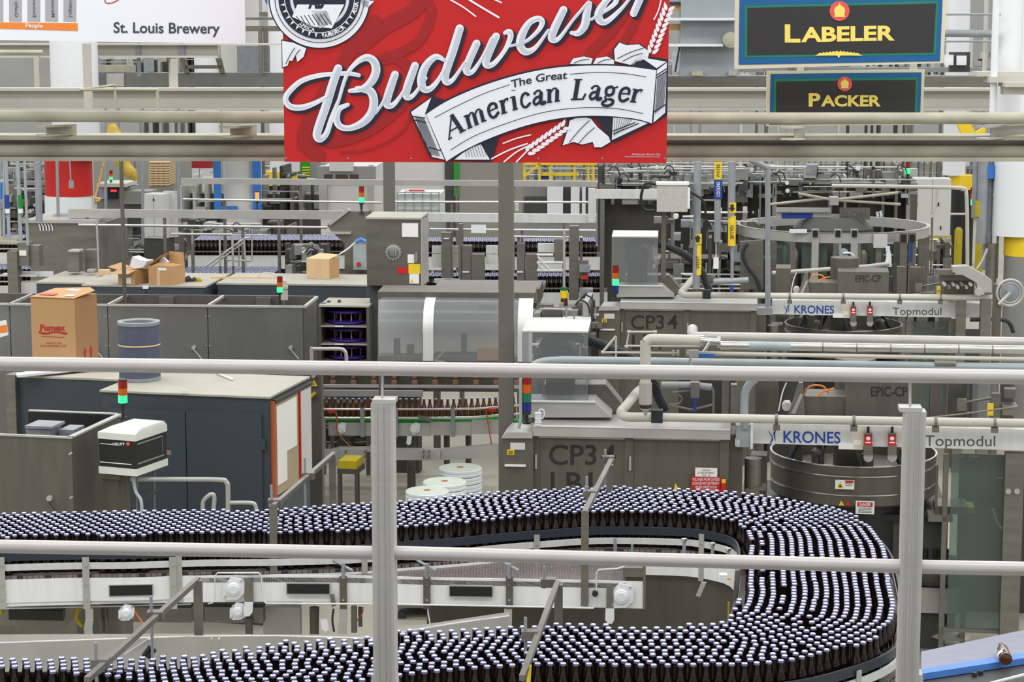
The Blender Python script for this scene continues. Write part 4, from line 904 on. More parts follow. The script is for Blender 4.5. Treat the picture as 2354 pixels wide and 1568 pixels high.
t.mb.slab([t.at(a, 0, z), t.at(b, 0, z), t.at(b-.02, -.12, z-.03), t.at(a-.03, -.12, z-.03)], Vector((0, 0, .004))); t.mb.slab([t.at(a-.0, 0, z), t.at(a, .3, z), t.at(a-.14, .3, z+.05), t.at(a-.14, 0, z+.03)], Vector((0, 0, .004))); t.mb.slab([t.at(a, .3, z), t.at(b, .3, z), t.at(b, .36, z+.09), t.at(a, .36, z+.09)], Vector((0, 0, .004))); t.e('flap', card)
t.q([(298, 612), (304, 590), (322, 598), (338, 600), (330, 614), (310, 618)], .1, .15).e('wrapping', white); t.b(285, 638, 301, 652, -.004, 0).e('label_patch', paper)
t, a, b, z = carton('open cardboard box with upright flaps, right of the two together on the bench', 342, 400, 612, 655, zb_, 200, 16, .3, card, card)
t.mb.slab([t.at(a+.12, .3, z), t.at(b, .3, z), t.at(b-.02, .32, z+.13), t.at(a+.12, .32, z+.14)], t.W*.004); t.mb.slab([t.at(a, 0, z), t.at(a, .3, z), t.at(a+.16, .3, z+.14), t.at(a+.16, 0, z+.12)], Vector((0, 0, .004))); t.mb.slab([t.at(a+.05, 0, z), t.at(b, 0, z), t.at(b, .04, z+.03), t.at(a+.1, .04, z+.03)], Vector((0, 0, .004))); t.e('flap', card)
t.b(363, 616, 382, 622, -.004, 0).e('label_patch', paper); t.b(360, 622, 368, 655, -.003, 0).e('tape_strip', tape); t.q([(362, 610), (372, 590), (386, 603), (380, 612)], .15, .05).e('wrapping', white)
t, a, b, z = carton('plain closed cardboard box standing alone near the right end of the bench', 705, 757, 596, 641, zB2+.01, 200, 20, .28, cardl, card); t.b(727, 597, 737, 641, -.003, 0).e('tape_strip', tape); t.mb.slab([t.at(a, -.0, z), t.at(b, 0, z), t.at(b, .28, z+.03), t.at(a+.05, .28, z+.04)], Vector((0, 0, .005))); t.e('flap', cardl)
t = T('small_carton', 'small pale carton at the left end of the bench', 'box', P=PZ(238, 632, zb_), phi=5, solo=True); t.b(226, 621, 249, 632, 0, .1).e('', cardl)
t = T('work_gloves', 'crumpled dark and yellow work gloves on the bench', 'gloves', P=PZ(430, 648, zb_), phi=0)
t.tb([(404, 650), (415, 648), (428, 642), (436, 636)], [3, 5, 6, 4], 0, 4).tb([(424, 648), (438, 645), (450, 640)], [3, 5, 4], .02, 4).e('dark_glove', dgrey); t.tb([(398, 651), (408, 650)], 3.5).tb([(444, 648), (456, 643), (464, 648)], [3, 6, 3], .04, 4).e('yellow_glove', dyellow)
t = T('wooden_lath', 'long pale wooden lath and a coil of cord on the bench', 'lath', P=PZ(560, 640, zB2+.01), phi=3); t.b(485, 637, 640, 642, 0, .03).e('lath', cardl); t.tb([(588, 640), (600, 630), (622, 628), (632, 634), (620, 641), (598, 643), (588, 640)], 1.6, .05, 4).e('cord', offw)
stacklight('signal tower with white-green lens lit in front of the bench, beside a cream block', 643, 637, 672, 228, [lred, lor, lgo], 6.5, pole=712)
t = T('cream_bracket', 'small cream post block beside the bench signal tower', 'block', 656, 690, 226, 0); t.b(645, 668, 661, 690, 0, .05).b(649, 645, 658, 668, 0, .04).b(647, 658, 661, 664, -.01, .05).e('block', cream); t.b(650, 690, 656, None, 0, .03).e('stem', steel)
# purple reel rack
t = T('reel_rack', 'open steel rack of purple-edged carrier reels right of the troughs', 'rack', 735, 830, 214, 5); zlo = t.hit(790, 905)[2]
a, z0_ = t.uz(735, 708); b, _ = t.uz(846, 708); zt = t.hit(790, 706)[2]
t.bx(a-.01, a+.01, 0, .6, zlo, zt); t.bx(b-.02, b, 0, .6, zlo, zt); t.bx(a, b, .58, .6, zlo, zt); t.e('frame', dsteel)
for u_ in (a, b-.04):
    for w_ in (.02, .54): t.bx(u_, u_+.04, w_, w_+.04, 0, zlo)
t.e('leg', dsteel); t.bx(b, b+.01, 0, .62, zlo, zt); t.e('side_panel', mott)
t.bx(a-.01, b+.01, -.01, .62, zt, zt+.02); t.e('top', cabt)
t.bx(a+.01, b-.02, .55, .57, zlo, zt-.01); t.e('dark_back', black)
for y in (750, 791, 832, 873): z = t.hit(790, y)[2]; t.bx(a, b, 0, .58, z-.012, z); t.e('shelf', lsteel); p = t.last; t.b(770, y-1, 790, y+2, -.005, 0).e('shelf_tag', paper, p)
for y in (748, 789, 829, 868):
    c = t.at((a+b)/2, .28, t.hit(790, y)[2]); h = 34/t.s
    for z in (0.0, h*.72): t.mb.lathe((c.x, c.y, c.z+z), [(.2, 0), (.215, .004), (.215, .022), (.2, .026)], 28); 
    t.e('reel_flange', purple); p = t.last
    for k in range(8): an = k*math.pi/4+.3; t.mb.tube([(c.x+.15*math.cos(an), c.y+.15*math.sin(an), c.z+.02), (c.x+.15*math.cos(an), c.y+.15*math.sin(an), c.z+h*.72)], .006, 6)
    t.e('reel_pin', tape, p)
t.b(752, 692, 758, 702, .2, .25).b(776, 690, 782, 700, .2, .25).b(733, 698, 748, 706, .1, .2).b(742, 700, 790, 704, .15, .2).e('handle', dgrey); t.q([(838, 688), (860, 685), (868, 692), (850, 696)], .5, .02).e('white_cloth', white)
t = T('hand_rail_stub', 'short bent polished rail in front of the reel rack', 'guard rail', 790, 830, 255, 3); t.tb([(735, 802), (780, 802), (791, 806), (796, 818), (796, 860)], 4.2, 0, 5).e('tube', lsteel); t.tb([(735, 802), (718, 802)], 4.2, 0).vc(716, 798, None, 4.2).e('leg', lsteel)
# electrical enclosure
t = T('electrical_enclosure', 'tall stainless electrical enclosure with round emblem and yellow and red labels', 'electrical box', 904, 655, 215, 8)
t.b(843, 503, 966, 657, 0, .42).e('body', mat('enclosure_steel', (118, 114, 106), .5, .36, .22, 1.6, stretch=(1, 1, 5)))
t.q([(841, 504), (858, 488), (985, 488), (968, 504)], -.01, .03).e('sloped_hood', steel) if False else None
a, z = t.uz(841, 503); b, _ = t.uz(968, 503)
t.mb.slab([t.at(a, -.02, z), t.at(b, -.02, z), t.at(b, .45, z+.02), t.at(a, .45, z+.02)], Vector((0, 0, .02))); t.e('hood', cabt)
q = [t.at(b-.006, 0, t.hit(966, 657)[2]), t.at(b-.006, .42, t.hit(966, 657)[2]), t.at(b-.006, .42, z), t.at(b-.006, 0, z)]; t.mb.slab(q, t.U*.01); t.e('side_panel', lsteel)
t.cyl(904, 580, 17, -.012, -.002, 28).e('emblem', galv); p = t.last
for k in range(16): an = k*math.pi/8; t.cyl(904+17*math.cos(an), 580+17*math.sin(an), 2.4, -.01, -.002, 8)
t.e('emblem_tooth', galv, p); t.cyl(904, 580, 14, -.014, -.011, 28).e('emblem_inset', steel, p); t.b(897, 573, 900, 588, -.018, -.014).b(903, 572, 905, 590, -.018, -.014).b(908, 573, 911, 588, -.018, -.014).b(897, 579, 911, 581, -.018, -.014).e('emblem_bars', galv, p)
t.b(924, 513, 961, 545, -.006, 0).e('note_sheet', paper); t.b(939, 607, 966, 629, -.008, 0).e('label_plate', yellow); t.b(913, 615, 939, 629, -.006, 0).e('label_plate', red); t.b(941, 629, 963, 652, -.006, 0).e('label_plate', paper); t.b(937, 585, 952, 605, -.006, 0).e('label_plate', paper)
t.q([(943, 649), (947, 641), (951, 649)], -.008, .001).e('triangle', yellow); t.tb([(957, 580), (957, 602)], 3, -.03).e('handle', chrome)
t.b(850, 657, 960, None, .1, .3).e('stand', dgrey); t.b(858, 664, 940, 668, 0, .05).b(880, 660, 905, 680, .02, .1).e('cable_tray', black)
# clear tunnel guard
t = T('tunnel_guard', 'clear curved plastic machine guard with two bright steel hoops', 'guard', 1040, 830, 236, 3)
zt = t.hit(1040, 690, .3)[2]; zb = t.hit(1040, 830)[2]; a = t.uz(868, 760)[0]; b = t.uz(1225, 760)[0]; R = (zt-zb)*.62
prof = [(.36-.36*math.sin(i*math.pi/20), zt+.02-.3*(1-math.cos(i*math.pi/20))) for i in range(11)]+[(0, zb)]
def hoop(u0, u1, th, m, nm):
    vs = [t.at(u, w_-th, z) for u in (u0, u1) for w_, z in prof]; n = len(prof); t.mb.add(vs, [(i, i+1, n+i+1, n+i) for i in range(n-1)]); t.e(nm, m)
hoop(a, t.uz(975, 760)[0], 0, plexi2, 'clear_panel'); hoop(t.uz(995, 760)[0], t.uz(1192, 760)[0], 0, plexi2, 'clear_panel')
hoop(t.uz(972, 760)[0], t.uz(996, 760)[0], .01, wsteel, 'steel_hoop'); hoop(t.uz(1190, 760)[0], t.uz(1224, 760)[0], .012, wsteel, 'steel_hoop')
t.b(870, 835, 880, None, .4, .5).b(1210, 835, 1222, None, .4, .5).e('leg', dsteel); t.b(868, 672, 1230, 690, .35, .9).e('top_rail', dsteel); t.b(868, 820, 1225, 832, .3, .5).e('base_rail', steel); t.b(870, 690, 1190, 835, .85, .9).e('back_panel', offw)
for i, (x0, x1, y0, y1) in enumerate(((905, 918, 780, 835), (935, 950, 795, 835), (1000, 1150, 812, 822), (970, 992, 770, 840), (1060, 1072, 770, 830), (1150, 1160, 740, 840), (930, 972, 818, 832), (1100, 1140, 700, 712))): t.b(x0, y0, x1, y1, .4+.03*i, .5+.03*i)
t.e('inner_bracket', steel); t.tb([(1000, 830, .2), (1046, 780, .2)], 2).tb([(1000, 830, .2), (1070, 842, .2)], 3).e('strut', lsteel)
t.b(1097, 800, 1146, 828, .2, .3).e('parts_carton', card)
t = T('steel_table', 'flat-topped stainless table behind the clear guard', 'table', 1100, 690, 205, 4); t.b(995, 664, 1238, 690, 0, .8).e('top', steel); t.b(1236, 664, 1240, 700, 0, .8).b(995, 690, 1010, None, 0, .1).b(1220, 690, 1236, None, 0, .1).e('leg', dsteel)
# ---------------------------------------------------------------- bottle line behind the foreground post
t = T('single_lane_conveyor', 'single-lane stainless conveyor with a row of amber bottles, standing on round legs', 'conveyor', 950, 970, 222, 2)
t.b(716, 966, 1200, 972, -.02, .14).e('chain', green) ; t.b(755, 972, 990, 1002, -.04, -.03).b(990, 970, 1085, 1001, -.05, -.03).b(1085, 966, 1180, 998, -.06, -.04).e('side_plate', lsteel)
t.tb([(716, 941), (980, 941), (1090, 940), (1200, 932)], 2.6, -.06).e('guide_rail', chrome); t.tb([(716, 961), (980, 961), (1090, 960), (1200, 951)], 3.2, -.06).e('guide_rail', chrome)
t.b(732, 898, 972, 912, .25, .3).b(716, 886, 1200, 892, .3, .34).b(716, 918, 735, 965, .2, .3).e('back_rail', lsteel)
for x in (786, 956): t.q([(x-14, 990), (x-12, 978), (x, 971), (x+10, 975), (x+8, 993), (x-6, 1000)], -.06, .02).cyl(x-5, 987, 8, -.08, -.06)
t.e('bearing', white)
for x in (833, 910, 1041): t.b(x-5, 938, x+5, 1005, -.08, -.07)
t.e('bracket', galv)
for x in (945, 1027, 1077): t.vc(x, 1000, None, 10 if x < 1000 else 7, .2)
t.e('round_leg', dsteel)
t.b(697, 1036, 741, 1062, -.3, -.2).b(741, 1036, 776, 1056, -.3, -.2).b(776, 1034, 840, 1056, -.2, -.1).b(900, 1034, 1012, 1058, -.2, -.1).e('lower_beam', lsteel)
t.q([(1012, 1034), (1145, 1023), (1145, 1050), (1016, 1058)], -.15, .1).e('lower_beam', lsteel); t.q([(740, 1040), (780, 1028), (840, 1028), (900, 1030), (900, 1036), (740, 1044)], -.12, .05).e('beam_top', lsteel)
for x in (702, 738, 793, 838, 973, 985): 
    for y in (1041, 1052): t.cyl(x, y, 1.8, -.31, -.2, 8)
t.e('bolt', dsteel)
t.tb([(731, 900), (731, 993)], 2, -.1).tb([(746, 965), (746, 1034)], 1.8, -.1).e('rod', lsteel); t.tb([(772, 948), (775, 965), (777, 995), (806, 1028)], 1.7, -.1, 3).tb([(1118, 945), (1120, 960), (1130, 1022)], 1.7, -.1, 3).e('orange_cable', woodm); t.b(753, 944, 770, 950, -.12, -.08).b(1118, 940, 1140, 946, -.12, -.08).e('sensor', redink)
t.q([(961, 955), (992, 962), (990, 970), (961, 962)], -.12, .03).e('guide_wedge', steel); t.q([(936, 1003), (947, 1003), (945, 1020), (940, 1024), (934, 1020)], -.08, .01).e('handle_tab', white)
t.tb([(716, 1022), (725, 1028), (731, 1020), (722, 1005), (716, 1000)], 3, -.1, 4).e('yellow_hose', yellow)
pa = bottle_mb(12).build('amber_bottle', glassa, base=(0, 0, 0)); mq = MB(); mq.lathe((0, 0, 0), prof_c, 12, capb=False, capt=False); mq.cur = 1; mq.lathe((0, 0, 0), prof_t, 12, capb=False); pac = mq.build('bottle_cap', [cap_s, cap_w], pa)
tag(pa, 'amber bottle in the single row on the rear conveyor behind the white post', 'bottle', 'amber bottles in single file on the rear conveyor')
z0 = t.hit(950, 967, .05)[2]+.002; ua = t.uz(742, 915)[0]; ub = t.uz(1195, 915)[0]; n = int((ub-ua)/.0615)
for k in range(n):
    u = ua+k*.0615; p = t.at(u, .06+max(0, (u-ua)/(ub-ua)-.62)*.5, z0)
    if k == 0: o = pa
    else: o = pa.copy(); C.objects.link(o); c = pac.copy(); C.objects.link(c); c.parent = o
    o.location = p
for i in range(10):
    x = 765+i*47
    t.cyl(x, 866, 5, .4, .5, 12).b(x-6, 875, x+6, 886, .36, .42)
t.e('roller_bracket', mat('brass_fitting', (150, 116, 92), .4, .4))
t.b(716, 850, 1195, 862, .45, .5).e('upper_rail', lsteel); t.b(735, 862, 1195, 900, .52, .56).e('back_sheet', steel)
t = T('warning_plate', 'yellow triangle warning sign on the steel upright right of the notice board', 'sign', 721, 880, 262, 3); t.b(704, 850, 738, None, .01, .15).e('upright', dsteel); t.q([(713, 888), (721, 873), (729, 888)], -.01, .01).e('triangle', yellow); t.q([(719.5, 885), (721, 878), (722.5, 885)], -.012, .001).e('mark', ink); t.cyl(720, 865, 5, -.05, 0, 14).e('socket', lsteel); t.tb([(712, 915), (725, 903)], 4, -.02).e('yellow_tie', dyellow)
# yellow step
t = T('step_stool', 'yellow-topped black step stool under the rear conveyor', 'stool', 810, 1080, 232, 10); t.b(778, 1060, 818, 1078, 0, .3).e('top', dyellow); t.b(775, 1078, 822, 1090, 0, .3).e('skirt', dgrey)
for x in (779, 818): t.b(x-3, 1088, x+3, None, 0, .03)
for x in (782, 822): t.b(x-3, 1088, x+3, None, .27, .3)
t.e('leg', dgrey)
# film rolls
def rollstack(cx, ytop, n, s, idx):
    for k in range(n):
        t = T('film_roll', '', 'roll', P=PS(cx, ytop+k*17, s), phi=0, group='stacked white film rolls on the floor', base=None)
        r = 50/t.s; p = t.o; z = p.z-.075-(0)
        z = zr[idx]-k*.078
        t.root.location = (p.x if k == 0 else t0.x, p.y if k == 0 else t0.y, z)
        if k == 0: t0 = p.copy()
        b = t.root.location.copy(); t.root['_b'] = tuple(b)
        t.mb.lathe(b, [(r*.95, .002), (r, .012), (r, .03), (r*.97, .036), (r*.97, .04), (r, .046), (r, .066), (r*.97, .074)], 36); t.e('film', rolls)
        t.mb.lathe(b+Vector((0, 0, .0745)), [(r*.95, 0), (r*.95, .002)], 36); t.e('top_face', rollt)
        if k == 0: t.mb.lathe(b+Vector((0, 0, .0755)), [(r*.17, 0), (r*.17, .002)], 20); t.e('core', woodm)
        wh = ('of the rear right stack', 'of the middle stack', 'of the front left stack')[idx]
        t.root['label'] = 'white film roll, %s from the top %s' % (('topmost', 'second', 'third', 'fourth', 'fifth', 'sixth')[k], wh) if k else 'topmost white film roll with brown core %s' % wh
zr = []
for (cx, cy, n) in ((1058, 1070, 5), (1022, 1102, 5), (982, 1123, 5)): zr.append(n*.078-.078)
for i, (cx, cy, n) in enumerate(((1058, 1070, 5), (1022, 1102, 5), (982, 1123, 5))):
    p = PZ(cx, cy+4, zr[i]+.076); rollstack(cx, cy, n, F/axd(p), i)
# ---------------------------------------------------------------- hanging banners and signs
z2 = Z(600, 0, 2.452)
def c2(L): return [z2(*p) for p in L]
t = T('hanging_banner', 'large red vinyl banner with white script lettering and a white scroll, hung at top centre', 'banner', 1090, 372, 372, 3)
t.q([(645, -330), (1545, -330), (1532, 374), (654, 371)], 0, .006).e('sheet', bred); sh = t.last
t.q([(654, 366), (1532, 369), (1532, 375), (654, 372)], -.001, .009).e('hem', bred, sh)
for x in (657, 800, 945, 1238, 1385, 1528): t.cyl(x, 364, 2.2, -.004, 0, 12)
t.e('eyelet', galv, sh)
for x in (760, 1430): t.tb([(x, -330), (x, -700)], 2)
t.e('suspension_wire', steel)
L1, L2, L3, L4, L5 = -.004, -.008, -.012, -.016, -.020
# darker watermark strokes
t.rib(c2([(330, 880), (240, 800), (290, 640), (420, 430), (560, 200), (640, 120)]), 30, L1).rib(c2([(560, 260), (700, 150), (860, 60), (920, -40)]), 34, L1).rib(c2([(640, 350), (760, 330), (850, 420), (820, 560), (640, 720), (430, 800), (300, 780)]), 24, L1).rib(c2([(880, -40), (960, 60), (900, 220), (780, 300), (700, 320)]), 22, L1)
t.rib(c2([(1850, 300), (1990, 160), (2100, -30)]), 22, L1).rib(c2([(1960, 330), (2080, 180), (2170, -20)]), 18, L1).rib(c2([(450, 860), (620, 840), (800, 740), (860, 600)]), 5, L1).e('faded_script', bredd, sh)
SW = 20
strokes = [([(552, 425), (500, 414), (430, 416), (330, 425), (230, 455), (160, 515), (138, 560), (165, 600), (230, 606), (310, 578), (395, 530)], [9, 10, 10, 11, 12, 13, 13, 14, 14, 11, 8]),
([(435, 385), (405, 470), (365, 600), (325, 715), (315, 765), (335, 785), (370, 750), (400, 660), (440, 560)], [19, 20, 20, 20, 19, 15, 13, 11, 8]),
([(440, 560), (480, 430), (530, 360), (590, 325), (635, 345), (648, 400), (622, 460), (570, 500), (500, 512)], [8, 9, 11, 16, 19, 20, 19, 14, 9]),
([(540, 500), (610, 510), (635, 560), (625, 630), (575, 690), (500, 722), (445, 712), (425, 670), (440, 615), (490, 590)], [12, 19, 20, 20, 18, 14, 15, 16, 13, 9]),
([(640, 640), (690, 570), (745, 430)], [6, 7, 8]), ([(755, 420), (715, 540), (710, 590), (745, 590), (800, 520), (860, 400)], [18, 19, 17, 12, 8, 8]),
([(868, 370), (825, 490), (820, 545), (860, 535), (930, 440)], [18, 19, 16, 10, 7]),
([(1035, 340), (985, 320), (930, 370), (905, 440), (912, 495), (950, 502), (1000, 450), (1055, 350)], [8, 14, 18, 20, 18, 14, 10, 8]),
([(1120, 160), (1080, 290), (1040, 410), (1045, 462), (1085, 445), (1150, 350)], [19, 20, 19, 16, 10, 7]),
([(1215, 245), (1165, 360), (1160, 405), (1195, 400), (1250, 320), (1300, 215)], [18, 18, 16, 11, 8, 8]), ([(1325, 205), (1275, 320), (1270, 365), (1310, 360), (1370, 290), (1405, 215), (1400, 180), (1375, 185)], [18, 18, 16, 12, 10, 13, 14, 9]),
([(1400, 260), (1490, 235), (1560, 175), (1585, 125), (1560, 105), (1510, 130), (1470, 200), (1462, 260), (1495, 292), (1550, 265), (1620, 170)], [6, 8, 10, 13, 14, 15, 19, 19, 17, 10, 7]),
([(1705, 55), (1650, 170), (1640, 220), (1680, 215), (1760, 110)], [18, 19, 17, 10, 7]),
([(1760, 110), (1850, 10), (1835, 80), (1825, 140), (1790, 185), (1750, 185)], [7, 8, 18, 19, 15, 9]),
([(1860, 110), (1950, 55), (2000, 10), (1995, -30), (1950, 0), (1905, 70), (1910, 115), (1950, 120), (2030, 50), (2080, -10)], [6, 9, 12, 14, 15, 19, 18, 13, 9, 7]), ([(2100, 75), (2150, -40)], [17, 18])]
def draw(L, dx, dy, dw, w): 
    for p, wd in L: t.rib([(z2(x, y)[0]+dx, z2(x, y)[1]+dy) for x, y in p], [q_+dw for q_ in wd], w)
    return t
draw(strokes, 6, 5, 3, L2).e('script_shadow', bnavy, sh)
draw(strokes, 0, 0, 0, L3).e('script_lettering', bwhite, sh)
draw(strokes, 2, .5, -11, L4).e('script_bevel', bgrey, sh)
for pts, wd in (([(1070, 0), (1140, 40), (1210, 92)], 3.5), ([(1160, -10), (1250, 45), (1340, 98)], 4.5), ([(1280, -20), (1355, 15)], 3.5), ([(1365, 808), (1440, 780), (1520, 760)], 3), ([(1300, 895), (1400, 845), (1500, 810)], 3.5), ([(1370, 912), (1450, 850), (1560, 800)], 3.5), ([(1440, 912), (1500, 850)], 3.5), ([(2255, 0), (2240, 60), (2215, 110)], 3)): t.rib(c2(pts), wd, L3, 4)
t.e('wheat_stalk', bwhite, sh)
# medallion
cxm, cym = z2(330, -12)
def ring(r0, r1, w):
    n = 72; o = [t.hit(cxm+r/2.452*math.cos(a*2*math.pi/n), cym+r/2.452*math.sin(a*2*math.pi/n), w) for r in (r0, r1) for a in range(n)]
    t.mb.add(o, [(k, (k+1) % n, n+(k+1) % n, n+k) for k in range(n)])
def disc(r, w): t.mb.add([t.hit(cxm+r/2.452*math.cos(a*math.pi/36), cym+r/2.452*math.sin(a*math.pi/36), w) for a in range(72)], [tuple(range(72))])
# clip nothing: the sheet continues above the frame
disc(288, L2); t.e('medallion_edge', bnavy, sh); disc(281, L3); t.e('medallion', bwhite, sh); ring(250, 254, L4); ring(168, 232, L4); disc(150, L4) ; t.e('medallion_ring', bnavy, sh)
ring(195, 199, L5)
for k in range(34):
    a = math.pi*k/34*2; r0, r1 = 201, 226
    t.flat([(cxm+r/2.452*math.cos(a+d), cym+r/2.452*math.sin(a+d)) for r, d in ((r0, -.035), (r1, 0), (r0, .035))], L5)
t.flat(c2([(175, 95), (205, 25), (470, 25), (400, 160), (300, 150)]), L5).flat(c2([(285, 60), (330, 160), (400, 130), (370, 60)]), L5).e('medallion_pattern', bwhite, sh)
def arc(txt, r, a0, a1, size, flip=True):
    vs, fs = textmesh(txt, .02); lo = min(v[0] for v in vs); hi = max(v[0] for v in vs)
    t.mb.add([t.hit(cxm+(r-vy*size if flip else r+vy*size)/2.452*math.cos(a0+(a1-a0)*(vx-lo)/(hi-lo)), cym+(r-vy*size if flip else r+vy*size)/2.452*math.sin(a0+(a1-a0)*(vx-lo)/(hi-lo)), L5-.001) for vx, vy in vs], fs)
arc('AFRICA', 192, 2.25, 1.72, 30); arc('AMERICA', 226, 1.45, .85, 32); arc('ASIA', 222, .45, .1, 32)
t.e('medallion_lettering', bwhite, sh)
t.text('AB', 708, -14, 745, 18, L5-.001, bold=.05, shear=.2).e('monogram', bnavy, sh)
for k in range(8): t.rib(c2([(200+k*22, 90-k*2), (230+k*24, 140)]), 1.6, L5-.001, 0)
t.e('engraving_line', bnavy, sh)
# leaves
def leafshape(L, w): t.flat(c2(L), w)
leaves = [[(118, 230), (180, 240), (255, 272), (240, 320), (205, 350), (195, 310), (175, 345), (160, 340), (150, 370), (122, 380)], [(560, 0), (640, 5), (600, 45), (575, 38)],
 [(1995, 345), (1990, 280), (2020, 240), (2060, 255), (2130, 250), (2190, 290), (2180, 330), (2110, 350), (2100, 370)], [(1740, 360), (1760, 330), (1820, 318), (1870, 330), (1860, 362)], [(1870, 362), (1890, 328), (1950, 318), (1990, 340), (1990, 364)],
 [(1700, 820), (1730, 730), (1740, 680), (1800, 655), (1860, 670), (1900, 720), (1960, 770), (1970, 800), (1920, 830), (1880, 830), (1870, 800), (1810, 815), (1760, 800)]]
for L in leaves:
    mx_ = sum(p[0] for p in L)/len(L); my = sum(p[1] for p in L)/len(L); t.flat([z2(mx_+(x-mx_)*1.07, my+(y-my)*1.1) for x, y in L], L2)
t.e('leaf_outline', bnavy, sh)
for L in leaves: t.flat(c2(L), L3)
for seed, (x0, y0, x1, y1, n) in enumerate(((1500, 860, 1700, 720, 9), (2200, 300, 2290, 60, 9))):
    for k in range(n):
        for sd in (-1, 1):
            f = k/(n-1); x = x0+(x1-x0)*f; y = y0+(y1-y0)*f; a = math.atan2(y1-y0, x1-x0)+sd*.55; ux, uy = math.cos(a), math.sin(a); vx, vy = -uy, ux
            t.flat([z2(x+ux*p+vx*q_+sd*vx*6, y+uy*p+vy*q_+sd*vy*6) for p, q_ in ((0, 0), (14, 11), (36, 8), (52, 0), (36, -8), (14, -11))], L3-.0003*(k+1)-.0001*(sd+1))
t.e('leaf', bwhite, sh)
for a, b in (((1740, 800), (1850, 680)), ((1790, 810), (1880, 720)), ((2010, 330), (2160, 270)), ((2040, 345), (2150, 300)), ((140, 360), (190, 270)), ((180, 340), (220, 280)), ((1765, 355), (1850, 335)), ((1900, 355), (1970, 335))): t.rib([z2(*a), z2((a[0]+b[0])/2, (a[1]+b[1])/2-6), z2(*b)], 1.8, L5-.002, 3)
t.e('leaf_vein', bnavy, sh)
# scroll
RT = [(930, 645), (1010, 592), (1100, 545), (1250, 483), (1450, 422), (1650, 383), (1850, 370), (2050, 374), (2228, 396)]
RB = [(2203, 695), (2100, 668), (1900, 652), (1700, 664), (1500, 706), (1300, 775), (1150, 845), (1045, 910)]
def quadstrip(tp, bt, w): 
    a = smooth([Vector((*z2(*p), 0)) for p in tp], 4); b = smooth([Vector((*z2(*p), 0)) for p in reversed(bt)], 4); n = 40
    A = [a[round(i*(len(a)-1)/n)] for i in range(n+1)]; B_ = [b[round(i*(len(b)-1)/n)] for i in range(n+1)]
    t.mb.add([t.hit(p.x, p.y, w) for p in A+B_], [(i, i+1, n+2+i, n+1+i) for i in range(n)])
quadstrip([(x-6, y-9) for x, y in RT], [(x+6, y+9) for x, y in RB], L4); t.flat(c2([(835, 628), (965, 540), (1050, 570), (930, 650), (1040, 905), (955, 890)]), L3).flat(c2([(1065, 905), (1240, 790), (1345, 760), (1300, 912)]), L3).flat(c2([(2085, 365), (2130, 310), (2295, 335), (2290, 650), (2205, 700)]), L3).flat(c2([(1870, 650), (2160, 680), (2205, 700), (1990, 806)]), L3).e('scroll_outline', bnavy, sh)
quadstrip(RT, RB, L5); t.flat(c2([(845, 632), (960, 550), (925, 640), (1035, 900), (965, 885)]), L4).flat(c2([(1140, 860), (1235, 805), (1290, 900), (1090, 900)]), L4).flat(c2([(2232, 395), (2288, 352), (2278, 635), (2212, 692)]), L4).flat(c2([(1978, 790), (1985, 662), (2060, 668), (2190, 690)]), L4).flat(c2([(2140, 322), (2285, 348), (2230, 385)]), L4).e('scroll', bwhite, sh)
for k in range(9): f = k/8; t.rib([z2(868+f*48, 655+f*8), z2(945+f*62, 870+f*12)], 1.3, L5-.0006, 0)
for k in range(9): t.rib([z2(2236+k*6, 440-k*4), z2(2222+k*6, 640-k*5)], 1.2, L5-.0006, 0)
for k in range(8): t.rib([z2(1150+k*14, 850-k*6), z2(1160+k*16, 885)], 1, L5-.0006, 0).rib([z2(1995+k*14, 668), z2(1990+k*10, 770-k*8)], 1, L5-.0006, 0)
for a, b in (((848, 655), (925, 665)), ((855, 675), (930, 690)), ((945, 830), (1015, 850)), ((2228, 425), (2290, 385)), ((2226, 440), (2290, 400)), ((2216, 630), (2280, 590)), ((1982, 740), (2110, 690)), ((1986, 755), (2130, 695))): t.rib([z2(*a), z2(*b)], 2.4, L5-.0006, 0)
W6 = L5-.003
for L in ([(980, 662), (1100, 600), (1250, 530), (1400, 478)], [(1742, 418), (1900, 408), (2050, 415), (2170, 434)], [(1070, 845), (1200, 768), (1400, 690), (1600, 632), (1800, 608), (2000, 612), (2153, 640)]): t.rib(c2(L), 1.5, W6, 5)
t.e('scroll_line', bnavy, sh)
vs_, fs_ = textmesh('The Great', .015, .15); lo = min(v[0] for v in vs_); hi = max(v[0] for v in vs_)
bl = [(1418, 495), (1480, 478), (1560, 462), (1640, 450), (1728, 443)]
def onarc(P, f):
    L = [0]
    for a, b in zip(P, P[1:]): L.append(L[-1]+math.hypot(b[0]-a[0], b[1]-a[1]))
    d = f*L[-1] if f <= 1 else L[-1]; x = np.interp(d, L, [p[0] for p in P]); y = np.interp(d, L, [p[1] for p in P]); x2 = np.interp(d+8, L, [p[0] for p in P]); y2 = np.interp(d+8, L, [p[1] for p in P]); x1 = np.interp(d-8, L, [p[0] for p in P]); y1 = np.interp(d-8, L, [p[1] for p in P]); a = math.atan2(y2-y1, x2-x1); return x, y, a
out = []
for vx, vy in vs_:
    x, y, a = onarc(bl, (vx-lo)/(hi-lo)); out.append(t.hit(*z2(x+math.sin(a)*vy*62, y-math.cos(a)*vy*62), W6))
t.mb.add(out, fs_); t.e('scroll_lettering', bnavy, sh)
